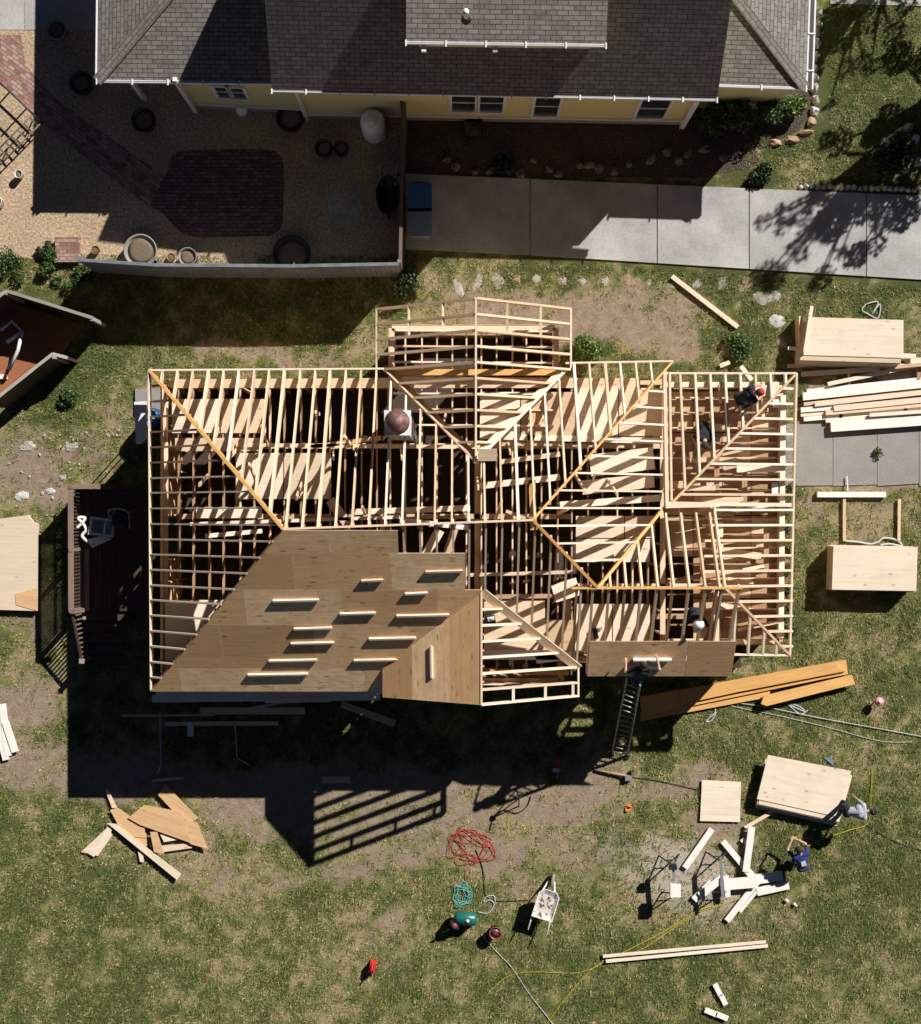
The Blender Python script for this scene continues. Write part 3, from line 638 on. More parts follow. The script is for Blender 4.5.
# middle roof
a,b_,u,nn=zpl((272,91),(717,100),3.4,.86)
def up(p,d,pit): return p+nn*d+V((0,0,d*pit))
prism('roof',[a,b_,up(b_,3.0,.86),up(a,3.0,.86)],.16,'shingle',NH,u)
ra,rb=up(a,3.0,.86),up(b_,3.0,.86); prism('roof',[ra,rb,rb+nn*5-V((0,0,4)),ra+nn*5-V((0,0,4))],.16,'shingle',NH,u)
def gutter(a,b,par):
    g=beam('gutter',a+V((0,0,.02))+nn*.01,b+V((0,0,.02))+nn*.01,.065,.10,'whitepaint',par); 
    L=(b-a).length; k=int(L/.85)
    for i in range(k+1):
        q=a.lerp(b,i/max(k,1))-nn*.02; mob('gutter_clip',bv(-.018,.018,-.07,.09,.02,.045),BF,'whitepaint',g,Matrix.Translation(q))
    beam('gutter_trough',a+V((0,0,.023))+nn*.01,b+V((0,0,.023))+nn*.01,.03,.01,'grey',g)
gutter(a,b_,NH)
mL,mR=a,b_
for q,s_ in ((a,1),(b_,-1)):
    q=q+u*.25*s_
    mob('gable_wall',[q+nn*.45+V((0,0,-.9)),q+nn*6-V((0,0,.9)),q+nn*6+V((0,0,0)),q+nn*3+V((0,0,2.35)),q+nn*.45+V((0,0,.2))],[(0,1,2,3,4)],'siding',NH)
# left roof section (hip)
a,b_,u,nn=zpl((97,81.5),(275,83.5),2.75,.6); pl=.33
c1=a+V((0,5.5,0)); h1=up(a,2.9,pl)+u*2.9
prism('roof',[a,b_,up(b_,4.9,pl),up(a,4.9,pl)+u*4.9],.15,'shingle',NH,u)
prism('roof',[a,up(a,4.9,pl)+u*4.9,a+nn*9.8],.15,'shingle',NH,nn)
beam('hip_cap',a+V((0,0,.03)),up(a,4.9,pl)+u*4.9+V((0,0,.03)),.3,.04,'shingle',NH)
gutter(a,b_,NH); beam('gutter',a,a+nn*9.8,.1,.1,'whitepaint',NH)
# right roof section
a,b_,u,nn=zpl((717,86),(806,89),2.8,.6)
hb=up(b_,5.0,pl)-u*5.0
prism('roof',[a-u*2.2,b_,hb,up(a,5.0,pl)-u*2.2],.15,'shingle',NH,u) if False else prism('roof',[a,b_,b_+nn*2.6-u*2.6+V((0,0,2.6*pl)),a+nn*2.6+V((0,0,2.6*pl))],.15,'shingle',NH,u)
top=a+nn*2.6+V((0,0,2.6*pl))
prism('roof',[b_,b_+nn*9,b_+nn*9-u*2.6+V((0,0,2.6*pl)),b_+nn*2.6-u*2.6+V((0,0,2.6*pl))],.15,'shingle',NH,nn)
beam('hip_cap',b_+V((0,0,.03)),b_+nn*2.6-u*2.6+V((0,0,2.6*pl+.03)),.28,.04,'shingle',NH)
gutter(a,b_,NH)
g=beam('gutter',b_+u*.1,b_+u*.1+nn*9,.2,.1,'whitepaint',NH); beam('gutter_trough',b_+u*.1+V((0,0,.003)),b_+u*.1+nn*9+V((0,0,.003)),.11,.01,'black',g)
for i in range(9): beam('gutter_strap',b_+nn*(.5+i)+V((0,0,.02)),b_+nn*(.5+i)+u*.2+V((0,0,.02)),.04,.012,'whitepaint',g)
# dormer
a,b_,u,nn=zpl((406,43),(606,46),5.3,.35)
prism('dormer_roof',[a,b_,up(b_,4.2,.3),up(a,4.2,.3)],.12,'shingle',NH,u); gutter(a,b_,NH)
w0=a+nn*.3+u*.3; w1=b_+nn*.3-u*.3
DW=mob('dormer_wall',[w0-V((0,0,1.4)),w1-V((0,0,1.4)),w1,w0,w0+nn*3-V((0,0,-1.0)),w1+nn*3-V((0,0,-1.0)),w0+nn*3+V((0,0,-1)),w1+nn*3+V((0,0,-1))],[(0,1,2,3),(0,3,4,6),(1,7,5,2)],'siding',NH)
vp=lathe('vent_pipe',[(.06,0),(.06,.42),(.075,.42),(.075,.5)],'whitepaint',NH,P(466,16,6.2)-V((0,0,.2)),12); lathe('vent_flashing',[(.13,-.05),(.07,.12)],'black',vp,P(466,16,6.2)-V((0,0,.2)),12)
for x0 in (424,495): box('dormer_bracket',P(x0,49,5.1),.12,.2,.12,'whitepaint',NH)
# walls
def nwall(p0,p1,z1,wins,name='wall'):
    a=P(*p0,0);b=P(*p1,0);u=(b-a).normalized();L=(b-a).length; nrm=V((u.y,-u.x,0))
    W=Matrix((u,V((0,0,1)),nrm)).transposed().to_4x4(); W.translation=a
    o=mob(name,bv(0,L,.35,z1,-.2,0),BF,'siding',NH,W)
    mob('foundation',bv(0,L,0,.35,-.2,.03),BF,'conc2',NH,W); mob('wall_trim',bv(0,L,.33,.45,-.1,.045),BF,'whitepaint',NH,W)
    for (xa,xb,z0,z1_) in wins:
        s0=(P(xa,p0[1],0)-a).dot(u)*1.0; s1=(P(xb,p0[1],0)-a).dot(u)
        f=.09; vs=[];fs=[]
        for q in (bv(s0-f,s1+f,z1_,z1_+f,0,.06),bv(s0-f,s1+f,z0-f,z0,0,.08),bv(s0-f,s0,z0,z1_,0,.06),bv(s1,s1+f,z0,z1_,0,.06),bv(s0,s1,(z0+z1_)/2-.025,(z0+z1_)/2+.025,0,.04)):
            k=len(vs); vs+=q; fs+=[tuple(k+i for i in t) for t in BF]
        w=mob('window',vs,fs,'whitepaint',NH,W); mob('pane',bv(s0,s1,z0,z1_,0,.02),BF,'glass',w,W)
    return W,L
# window x positions are where they stand on the wall, measured back to ground scale
gx=lambda x,z: 460.5+(x-460.5)*(H-z)/H
nwall((193,107),(306,113),2.75,[(gx(217,1.6),gx(229.5,1.6),1.2,2.1),(gx(232,1.6),gx(245,1.6),1.2,2.1)])
nwall((306,117.5),(681,124),3.25,[(gx(452,1.6),gx(475,1.6),1.0,2.45),(gx(480,1.6),gx(503,1.6),1.0,2.45),(gx(535,1.6),gx(559,1.6),.7,2.35),(gx(640,1.6),gx(668,1.6),.7,2.3)])
cor=P(681,124,0); nb=V((-.02,1,0)).normalized()
mob('wall',[cor,cor+nb*9,cor+nb*9+V((0,0,3.2)),cor+V((0,0,3.2))],[(0,1,2,3)],'siding',NH); beam('corner_board',cor+V((.02,-.05,3.3)),cor+V((.02,-.05,0)),.14,.1,'whitepaint',NH)
c2=P(306,114,0); mob('wall',[c2,c2+nb*.35,c2+nb*.35+V((0,0,3)),c2+V((0,0,3))],[(0,1,2,3)],'siding',NH); 
c3=P(193,107,0); mob('wall',[c3,c3+nb*8,c3+nb*8+V((0,0,2.8)),c3+V((0,0,2.8))],[(3,2,1,0)],'siding',NH)
q0=P(690,112,0); box('wall',q0+V((1.2,2.6,.0)),2.6,5.0,2.75,'siding',NH,-.02)
for bx,by in ((196,109),(307,116),(145,97)):
    q=P(bx,by,0); beam('downspout' if bx!=145 else 'porch_post',q+V((0,-.02,2.85)),q+V((0,-.02,0)),.11,.11,'whitepaint',NH)
# ------------------------------------------------------------------ FENCES
def fence(name,label,pts,h,mat,n_=.14,th=.03):
    a0=P(*pts[0],0); r=thing(name,label,'fence',a0)
    for i in range(len(pts)-1):
        a=P(*pts[i],0);b=P(*pts[i+1],0);u=(b-a).normalized();L=(b-a).length
        k=int(L/n_); vs=[];fs=[]
        for j in range(k):
            hh_=h+random.uniform(-.02,.02); w=L/k
            q=[a+u*(j*w+.004)+V((-u.y*e,u.x*e,z)) for z in (.02,hh_) for e in (-th/2,th/2)]+[a+u*((j+1)*w-.004)+V((-u.y*e,u.x*e,z)) for z in (.02,hh_) for e in (-th/2,th/2)]
            s=len(vs); vs+=q; fs+=[tuple(s+t for t in f) for f in ((0,1,3,2),(4,6,7,5),(0,2,6,4),(1,5,7,3),(2,3,7,6),(0,4,5,1))]
        mob('fence_boards',vs,fs,mat,r)
        beam('top_rail',a+V((0,0,h+.03)),b+V((0,0,h+.03)),.09,.035,mat,r)
        m_=max(1,int(L/2.4))
        for j in range(m_+1): q=a+u*(L*j/m_)+V((-u.y,u.x,0))*.08; box('fence_post',q,.09,.09,h,mat,r)
    return r
fence('yard_fence','grey board fence between the gravel yard and the building plot',[(95,272),(170,277),(300,278),(402,276)],1.85,'fence')
fence('side_fence','thin brown board fence running up from the grey fence to the yellow house',[(403,275),(404.5,190),(407,121)],1.7,'fencebrown')
flag=thing('orange_strip','orange strip hanging on the thin side fence','strip',P(401,240,1.2)); box('strip_cloth',P(400.5,240,1.0),.05,.6,.5,'orange',flag)
# ------------------------------------------------------------------ YARD THINGS
def pot(px,py,r,h,mat,label,fill='soil',name='planter',cat='planter',group=None,z=0):
    c=P(px,py,z); t=thing(name,label,cat,c,group)
    lathe('pot_body',[(r*.8,0),(r*.97,h*.9),(r,h*.9),(r,h),(r*.91,h),(r*.90,h*.8),(.001,h*.78)],mat,t,c,28)
    lathe('pot_fill',[(r*.85,h*.79),(r*.5,h*.83),(.001,h*.84)],fill,t,c,20); return t
pot(143,253,.49,.34,'concpot','large round pale planter of bare soil beside the grey fence')
pot(190,259,.27,.38,'concpot','small pale round pot right of the large planter')
pot(97,251,.12,.2,'terra','tiny terracotta pot between brick square and large planter')
pot(172,258,.12,.14,'terra','tiny terracotta pot between the two pale round planters')
pot(59,33,.30,.3,'concpot','round pot in the shade beside the pale slab corner','soil')
pot(84,86,.34,.3,'black','dark round pot in shade near the brick path bend')
pot(146,123,.36,.3,'black','dark round pot with a dark rim in front of the porch')
pot(292,121,.42,.34,'black','wide dark pot under the yellow wall near a downspout')
pot(293,256,.55,.3,'black','wide dark planter ring in the shaded fence corner')
pot(325,151,.27,.3,'black','left pot of the dark pair below the white tank'); pot(342,151,.22,.3,'black','right pot of the dark pair below the white tank')
t=thing('brick_plinth','small square brick topped plinth with green weeds beside it','plinth',P(69,249,0)); c=P(69,251,0)
box('brick_top',c,.68,.72,.22,'brick',t)
pot(21,176,.12,.26,'whitepaint','small round white pot on the gravel below the ladder trellis','soil'); pot(0,204,.17,.36,'whitepaint','white jar at the left edge of the gravel yard','soil')
t=thing('storage_tank','upright white domed tank on the mulch below the yellow wall','tank',P(372,136,0)); c=P(375,132,0)
lathe('tank_shell',[(.34,0),(.36,.05),(.36,.95),(.34,1.06),(.25,1.16),(.12,1.2),(.01,1.21)],'tank',t,c,32); lathe('tank_lid',[(.15,1.19),(.15,1.26),(.1,1.3),(.01,1.31)],'whitepaint',t,c,20)
t=thing('wall_lantern','small round white hose pot on the ground by the yellow wall','pot',P(243,113,0)); lathe('pot_body',[(.1,0),(.16,.2),(.16,.35),(.08,.45),(.01,.5)],'tank',t,P(243,113,0),16)
def bin_(px,py,mat,lab):
    c=P(px,py,0); t=thing('wheelie_bin',lab,'bin',c,None)
    mob('bin_body',[(-.24,-.3,.05),(.24,-.3,.05),(.24,.3,.05),(-.24,.3,.05),(-.31,-.37,.98),(.31,-.37,.98),(.31,.37,.98),(-.31,.37,.98)],BF,mat,t,Matrix.Translation(c))
    l_=mob('bin_lid',bv(-.34,.34,-.40,.40,.98,1.04),BF,mat,t,Matrix.Translation(c)); tube('lid_handle',[c+V((-.25,.44,.98)),c+V((.25,.44,.98))],.02,mat,l_)
    for s in (-1,1): lathe('wheel',[(.11,-.03),(.11,.03)],'black',t,W=Matrix.Translation(c+V((s*.27,.3,.11)))@Matrix.Rotation(math.pi/2,4,'Y'),sides=14)
bin_(421,206,'blue','blue lidded wheelie bin beside the side fence on the driveway'); bin_(421,230,'greyblue','grey blue wheelie bin below the blue one on the driveway')
# dark tray, stepping pad, wheelbarrow in shaded yard
t=thing('window_planter','dark box planter against the yellow wall with twigs','planter',P(473,131,0)); box('box_body',P(473,131,0),.55,.35,.3,'black',t); box('soil_fill',P(473,131,.28),.45,.26,.03,'mulch',t)
flat('stone_pad',[(326,196),(348,192),(352,180),(362,184),(358,224),(332,230)],.02,'stone')
t=thing('garden_cart','dark upturned cart by the side fence in the shaded yard','cart',P(389,199,0)); c=P(389,199,0)
lathe('cart_tray',[(.28,.2),(.42,.5),(.44,.5),(.40,.44),(.26,.22),(.01,.22)],'black',t,W=Matrix.Translation(c)@Matrix.Diagonal((.8,1.3,1,1)),sides=20)
for s in (-1,1): tube('cart_handle',[c+V((s*.2,.3,.4)),c+V((s*.25,.9,.45))],.02,'grey',t)
lathe('cart_wheel',[(.16,-.03),(.16,.03)],'black',t,W=Matrix.Translation(c+V((0,-.5,.17)))@Matrix.Rotation(math.pi/2,4,'Y'),sides=16)
# black railing and trellis at far left
t=thing('metal_railing','low black metal railing beside the sunny brick path','railing',P(0,82,0))
pts_=[P(-10,76,.0),P(10,92,0),P(27,108,0),P(43,124,0)]
for z in (.35,.7): tube('rail',[p+V((0,0,z)) for p in pts_],.025,'black',t)
for p in pts_[1:]: tube('post',[p,p+V((0,0,.8))],.025,'black',t)
t=thing('ladder_trellis','wooden ladder like trellis lying on the gravel below the black railing','trellis',P(20,145,0))
for o_ in (0,9): tube('side_rail',[P(31+o_,116+o_*.9,.35),P(-10+o_,158+o_*.9,.35)],.022,'fencebrown',t)
for i in range(7): beam('rung',P(30-i*6,118+i*6.2,.37),P(38-i*6,126+i*6.2,.37),.05,.02,'fencebrown',t)
for s in ((33,120),(8,148)): tube('foot',[P(*s,0),P(*s,.35)],.02,'black',t)
# ------------------------------------------------------------------ roofless red-floored shed at left
t=thing('timber_pen','open timber pen with reddish board floor and weathered wall tops at left edge','pen',P(20,345,0)); ZP=1.5
def penwall(a,b,h0,h1):
    A=P(*a,h0);B=P(*b,h1); u=(B-A); nn_=V((-u.y,u.x,0)).normalized()*.04
    vs=[V((A.x,A.y,0))-nn_,V((B.x,B.y,0))-nn_,V((B.x,B.y,0))+nn_,V((A.x,A.y,0))+nn_,A-nn_,B-nn_,B+nn_,A+nn_]
    w=mob('pen_wall',vs,BF,'deck',t); beam('wall_cap',A+V((0,0,.04)),B+V((0,0,.04)),.09,.04,'weather',w)
penwall((7,291),(93,318),1.45,1.3); penwall((7,291),(-30,318),1.45,1.5); penwall((53,354),(-10,404),1.3,1.4); penwall((53,354),(68,358),1.3,1.0)
prism('pen_floor',[P(6,300,.1),P(83,325,.1),P(55,362,.1),P(-10,408,.1),P(-60,380,.1),P(-35,325,.1)],.06,'redfloor',t,V((1,.7,0)))
for q,h_ in (((6,293),1.45),((92,319),1.3),((54,357),1.3)): c=P(*q,h_); box('pen_post',V((c.x,c.y,0)),.1,.1,h_+.02,'weather',t)
t=thing('pipe_bracket','white plastic pipe frame standing on the reddish pen floor','pipe frame',P(12,340,.1))
for z_,pp in ((.6,[(0,330),(12,321),(22,332),(7,342)]),(.55,[(22,332),(18,350),(9,370)])): tube('pipe',[P(a,b,z_-.2*i/3) for i,(a,b) in enumerate(pp)],.055,'whitepaint',t)
tube('pipe_foot',[P(22,333,.5),P(22,334,.1)],.04,'whitepaint',t)
t=thing('white_block','white short board end on the reddish pen floor','board',P(2,377,.1)); box('board_body',P(2,377,.1),.33,.13,.1,'white',t)
# ------------------------------------------------------------------ lumber: generic plank thing
def plank(label,x0,y0,x1,y1,w,z,mat,cat='board',name='plank',th=.04,group=None,z1=None):
    z=max(z,.11); th=min(th,z-.02) if z<.14 else th
    o=beam(name,P(x0,y0,z),P(x1,y1,z if z1 is None else z1),w,th,mat); tag(o,label,cat,group); return o
def polyboard(label,poly,z,mat,th=.02,cat='board',name='board',xd=None,group=None):
    z=z+.05
    o=prism(name,[P(x,y,z) for x,y in poly],th,mat,None,xd); return tag(o,label,cat,group)
# sheet stacks
def stack(poly,n_,zt,mat,lab_top,lab_rest,grp,jit=.012,shift=None):
    th=zt/n_; base=None
    for i in range(n_):
        z=th*(i+1)
        if base is None or i==n_-1:
            o=prism('plywood_sheet',[P(x,y,zt) for x,y in poly],th*.86,mat,None); o.matrix_basis=Matrix.Translation((0,0,z-zt))@o.matrix_basis; base=base or o
        else:
            o=base.copy(); COL.objects.link(o); o.matrix_basis=Matrix.Translation((0,0,z-th))@base.matrix_basis
        if i<n_-1:
            o.location+=V((random.uniform(-jit,jit)*1.6,random.uniform(-jit,jit)*1.6,0)); 
            if shift: o.location+=V(shift(i/n_))
        tag(o,lab_top if i==n_-1 else lab_rest,'plywood sheet',grp)
stack([(833.5,545.5),(917,547),(915.5,591),(832,589.5)],30,.66,'plypale','topmost sheet of the tall square plywood stack right of the house','sheet edge inside the tall square plywood stack right of the house','sheets in the tall plywood stack')
stack([(807,317),(903.5,320),(903.5,358),(803,355)],26,.62,'plypale','topmost sheet of the wide plywood stack above the lumber piles','sheet edge inside the wide plywood stack above the lumber piles','sheets in the wide plywood stack',.012,lambda f:(-.05*(1-f),-.12*(1-f),0))
stack([(768,755),(851,771),(838,817),(757,799)],16,.36,'plypale','topmost sheet of the tilted plywood stack beside the man in grey','sheet edge inside the tilted plywood stack beside the man in grey','sheets in the tilted plywood stack',.02,lambda f:(.02,-.16*(1-f) if f<.6 else 0,0))
polyboard('single pale square of plywood lying left of the tilted plywood stack',[(702,780),(741,782),(740,822),(700,821)],.03,'plypale')
# leaning boards at wide stack
plank('narrow board standing against the left side of the wide plywood stack',801,316,802,345,.12,.5,'pine',th=.5); plank('sloping board leaning on the left end of the wide plywood stack',812,306,805,352,.1,.72,'pine2',th=.03)
plank('short batten end poking left from under the wide plywood stack',788,348,806,349.5,.1,.3,'pine2'); plank('batten end poking right from under the wide plywood stack',895,355,916,356,.12,.45,'pine2')
t=thing('cut_string','tangle of pale strapping on the grass above the wide plywood stack','strapping',P(876,308,0)); tube('strap',[P(a,b,.05) for a,b in ((866,304),(878,302),(872,314),(880,304),(878,318),(868,314),(862,310),(866,304))],.02,'rope',t,curve=6)
t=thing('strap_coil','loose end of pale strapping under the tall plywood stack edge','strapping',P(885,540,0)); tube('strap',[P(a,b,.06) for a,b in ((845,541),(858,542),(870,544),(878,542),(884,538),(896,540),(902,546),(890,544),(880,545))],.03,'rope',t,curve=6)
# lumber piles on the right
LP=[(788,366,921,359,.10,.15,'pine2','thin board nearest below the wide plywood stack'),(830,361.5,905,363,.09,.3,'pine','short board tucked under the wide plywood stack'),
(802,374,880,369,.13,.2,'pine2','upper left plank below the wide plywood stack'),(828,384,924,364,.11,.25,'pine2','slanting plank crossing the small cross batten'),(893,361,935,361,.13,.3,'pine2','upper right plank end near the picture edge'),(895,367,935,363,.1,.34,'pine','second upper right plank end below the first'),
(807,391,930,378,.1,.16,'white','topmost long plank of the main lumber pile'),(803,396.5,930,383,.22,.20,'white','wide white plank second from the top of the lumber pile'),(804,404,930,390,.10,.14,'pine2','narrow plank below the wide white plank'),(815,404.5,930,392,.11,.22,'pine2','plank set back below the narrow one'),
(801,410,850,406,.14,.16,'white','short stepped plank end at the pile left side'),(801,415,860,410,.1,.12,'pine2','plank end just below the stepped one'),(834,408.5,930,399,.16,.24,'pine2','middle plank of the main lumber pile'),
(804,419,930,408,.13,.1,'white','low white plank at the pile lower left'),(826,413,930,404,.12,.21,'pine','reddish stained plank in the middle of the pile'),(826,421,930,412,.1,.14,'pine2','narrow plank above the widest front plank'),(831,427,930,420,.27,.2,'white','widest front plank lying on the concrete pad edge'),(870,415,930,411,.1,.26,'pine2','short plank on the right half of the pile')]
for q in LP: plank(q[7],q[0],q[1],q[2],q[3],q[4]*1.05,q[5],q[6],th=min(.09,q[5]-.02) if q[5]<.13 else .09)
plank('small upright cross batten under the slanting plank',849,368,850,386,.07,.15,'pine',th=.08); plank('cross batten near the right picture edge under planks',919,362,919,388,.1,.18,'pinebrown',th=.1); plank('hidden cross bearer under the main lumber pile',840,392,841,424,.09,.1,'pinebrown',th=.09); plank('right cross bearer under the main lumber pile',905,385,906,418,.09,.1,'pinebrown',th=.09)
# below the pad
plank('pale beam lying across below the concrete pad',817.5,494.5,886,494.5,.16,.14,'white',th=.12); plank('left upright bearer above the tall plywood stack',844.5,499,844.5,541,.08,.06,'pine'); plank('right upright bearer above the tall plywood stack',899.5,499,899,541,.08,.06,'pine')
plank('thin white peg above the pale beam',847,476,848,491,.03,.09,'white',th=.02,cat='peg'); 
# orange laminated beams
polyboard('long lower orange laminated beam with its left end in house shade',[(640,697),(846,660),(848,674),(642,716)],.12,'lvl',.1,'beam','laminated_beam',V((1,.2,0)))
polyboard('upper orange laminated beam lying on the longer ones',[(680,690),(836,662),(838,668),(846,671),(738,692),(682,704)],.20,'lvl',.07,'beam','laminated_beam',V((1,.2,0)))
polyboard('short orange laminated beam with slanted ends at right front',[(764,696),(852,675),(855,684),(767,706),(761,704)],.22,'lvl',.09,'beam','laminated_beam',V((1,.24,0)))
polyboard('thin orange laminated beam lying lowest along the front',[(640,713),(770,691),(770,697),(641,721)],.06,'lvl',.045,'beam','laminated_beam',V((1,.2,0)))
plank('short pale stick propped between eave and orange beams',719,655,722,668,.05,.25,'pine',th=.04,cat='stick')
# left side sheets and planks
polyboard('large pale plywood sheet at left edge beside the deck',[(-25,522),(28,515),(33,522),(38,524),(37,611),(-25,609)],.16,'plypale',.12,'plywood sheet','plywood_sheet')
polyboard('orange corner offcut under the lower edge of the left plywood sheet',[(15,594),(37,588),(37,611),(16,605)],.175,'scrap',.012,'offcut','offcut')
for i,(a,b,c_,d_) in enumerate(((-6,712,6,760),(2,704,8,756),(5,722,15,752))): plank(['leftmost white plank at the left picture edge','long middle white plank of the three at left edge','short right white plank of the three at left edge'][i],a,b,c_,d_,.2,.09+.03*i,'white',th=.05)
# scrap pile
SCR=[([(82,850),(94,857),(112,830),(109,823),(96,848)],'plypale',.05,'pale triangular offcut at the lower left of the scrap pile'),
([(98,856),(81,852),(109,826),(112,836)],'plypale',.04,'second pale corner offcut under the first'),
([(107,823),(177,880),(181,874),(116,824)],'plypale',.12,'long pale strip across the front of the scrap pile'),
([(110,810),(118,808),(144,826),(146,838),(124,836)],'scrap',.09,'orange offcut on the left side of the scrap pile'),
([(128,818),(144,805),(182,812),(192,844),(188,842),(140,825)],'scrap',.14,'large orange plywood offcut on top of the scrap pile'),
([(180,820),(197,822),(208,849),(190,844)],'scrap',.13,'square ended orange offcut at the scrap pile right end'),
([(158,795),(165,784),(198,818),(190,823),(172,810)],'scrap',.11,'long orange offcut reaching up into the shadow'),
([(131,836),(146,833),(147,846),(140,845)],'scrap',.07,'small orange piece in the scrap pile middle'),
([(150,832),(157,832),(164,854),(154,852)],'scrap',.16,'narrow dark orange block standing out on the scrap pile'),
([(160,846),(192,843),(192,848),(164,852)],'ply',.05,'thin tan strip under the scrap pile right side'),
([(138,852),(142,850),(144,862),(140,862)],'plypale',.05,'small pale tip below the long pale strip'),
([(105,790),(108,789),(117,808),(112,808)],'pine',.07,'thin stick rising from the scrap pile into the shadow'),
([(160,834),(188,832),(190,838),(164,842)],'plypale',.08,'pale sliver between the orange offcuts')]
for p_,mt,z_,lb in SCR: polyboard(lb,[(x_,y_) for x_,y_ in p_],z_,mt,.018,'offcut','offcut')
plank('thin stick lying in shade above the scrap pile',152,781,183,778,.07,.04,'pine',cat='stick')
# boards in the shade of the house
SH=[(200,711,305,711,.2,.12,'pine','upper wide plank of the shaded boards south of the house'),(165,724,278,723.5,.12,.1,'pine','lower thin plank of the shaded boards south of the house'),(122,716,215,715,.06,.2,'pine','thin pole crossing above the shaded planks'),(247,709,288,702,.07,.15,'pine','short slanting lath near the white wall boards'),(341,704,395,724,.2,.08,'pine','tilted plank alone in the deep shade'),(322,780,350,780,.2,.04,'ply','small trapezoid offcut in shade above the truss shadow')]
for q in SH: plank(q[7],*q[:6],q[6])
for i,(a,b,c_,d_,w_,z_) in enumerate(((156,693,383,690,.24,.5),(152,699,380,697,.2,.44),(265,701,330,700,.12,.5))): plank(['long upper white board along the south wall foot','long lower white board along the south wall foot','short white board on the south wall foot boards'][i],a,b,c_,d_,w_,z_,'white',th=.1)
for a,b,lb in (((160,712),(161,765),'left thin bent pipe in the shade south of house'),((235,722),(237,758),'right thin bent pipe in the shade south of house')):
    t=thing('bent_pipe',lb,'pipe',P(*a,0)); tube('pipe_body',[P(*a,.3),P(*b,.15),P(b[0]+(-4 if a[0]<200 else 12),b[1]+(10 if a[0]<200 else 7),.05)],.022,'grey',t)
t=thing('white_jug','small white container hanging among the shaded boards','container',P(191,730,0)); box('jug_body',P(191,730,.2),.16,.34,.12,'whitepaint',t); lathe('jug_cap',[(.05,.3),(.05,.36)],'whitepaint',t,P(192,722,0),10)
# top planks etc. near driveway
plank('lone plank lying diagonal on the grass near the driveway',672,276,738,327,.13,.1,'pine2',th=.06)
plank('short plank leaning out over the eave behind the roof worker',741,366,752,380,.12,.9,'pine2',th=.04); plank('small pale offcut on the grass behind the roof worker',720,366,730,362,.12,.1,'plypale')
# white cut boards by the sawhorses
CB=[(685,868,712,829,.18,.08,'pale cut board lying alone left of the fan of boards'),(723,841,752,876,.17,.1,'pale board at the upper left of the fan'),(752,827,746,872,.20,.22,'upright pale board at the top of the fan'),(745,868,760,884,.2,.2,'short pale board at the centre of the fan'),(722,885,757,882,.32,.26,'wide pale board across the centre left of fan'),(752,880,783,876,.28,.16,'pale board right of centre partly in shadow'),(757,892,789,885,.24,.12,'right hand lower board of the fan'),(727,921,756,884,.18,.1,'long pale board pointing down left from fan'),(726,876,728,897,.16,.3,'short upright board on the second sawhorse'),(694,900,712,882,.2,.12,'left board below the second sawhorse'),(700,896,722,878,.22,.18,'upper left board below the second sawhorse'),(742,839,751,849,.14,.08,'small pale block behind the top of the fan'),(740,912,758,890,.09,.05,'thin lath under the long pointing board')]
for q in CB: plank(q[6],q[0],q[1],q[2],q[3],q[4],q[5],'white',th=.045)
plank('tan lath between the square sheet and tilted stack',745,828,774,811,.10,.06,'pine'); 
plank('upper long batten lying on the lawn at lower right',603,956.5,766,942,.085,.06,'pine2'); plank('lower long batten lying on the lawn at lower right',606,961.5,768,946,.085,.06,'pine2')
for i,q in enumerate(((715,984,721,996),(721,995,726,1005),(705,1010,717,1015),(716,1014,728,1019))): plank(['upper piece of the broken white board on lower lawn','lower piece of the upper broken white board','left piece of the lowest broken white board','right piece of the lowest broken white board'][i],*q,.15,.04+.012*(i%2),'white')
for i,(a,b) in enumerate(((786,899),(794,903))): plank(['left tiny white chip on the grass','right tiny white chip on the grass'][i],a,b,a+3,b+3,.06,.03,'white',cat='chip')
# sawhorses
def sawhorse(x0,y0,x1,y1,lab,zt=.72):
    a=P(x0,y0,zt);b=P(x1,y1,zt); t=thing('sawhorse',lab,'sawhorse',V(((a.x+b.x)/2,(a.y+b.y)/2,0))); u=(b-a).normalized(); nn_=V((-u.y,u.x,0))
    beam('top_beam',a,b,.07,.09,'grey',t)
    for q,s in ((a.lerp(b,.1),-1),(a.lerp(b,.9),1)):
        for k in (-1,1): tube('leg',[q-V((0,0,.05)),V((q.x,q.y,0))+nn_*k*.3+u*s*.12],.022,'black',t)
        tube('brace',[q*1-V((0,0,.4))+nn_*.15+u*s*.06,q-V((0,0,.4))-nn_*.15+u*s*.06],.015,'black',t)
sawhorse(673,862,676,898,'left metal sawhorse holding a pale block on the lawn'); sawhorse(721,858,723,898,'right metal sawhorse beside the fan of pale boards')
t=thing('saw_block','pale square block on the left sawhorse','block',P(675,890,.74)); box('block_body',P(675,890,.74),.3,.36,.12,'white',t)
t=thing('circular_saw','dark small power saw at the upper end of left sawhorse','saw',P(672,866,.74)); c=P(672,866,.74); box('saw_body',c,.2,.16,.14,'black',t); lathe('saw_blade',[(.1,-.004),(.1,.004)],'grey',t,W=Matrix.Translation(c+V((.12,0,.08)))@Matrix.Rotation(math.pi/2,4,'Y'),sides=20)
# ladder
t=thing('ladder','aluminium extension ladder leaning on the roof edge below the climbing worker','ladder',P(620,755,0))
a0,a1=P(612,754,.05),P(627,680,3.85); b0,b1=P(627.5,757,.05),P(640.5,686,3.85)
for a,b in ((a0,a1),(b0,b1)): beam('ladder_rail',a,b,.035,.08,'alu',t,V((0,.5,1)))
for i in range(15): f=(i+.6)/15.3; tube('rung',[a0.lerp(a1,f),b0.lerp(b1,f)],.018,'alu',t)
box('ladder_foot',a0-V((0,0,.05)),.12,.1,.08,'black',t); box('ladder_foot',b0-V((0,0,.05)),.12,.1,.08,'black',t)
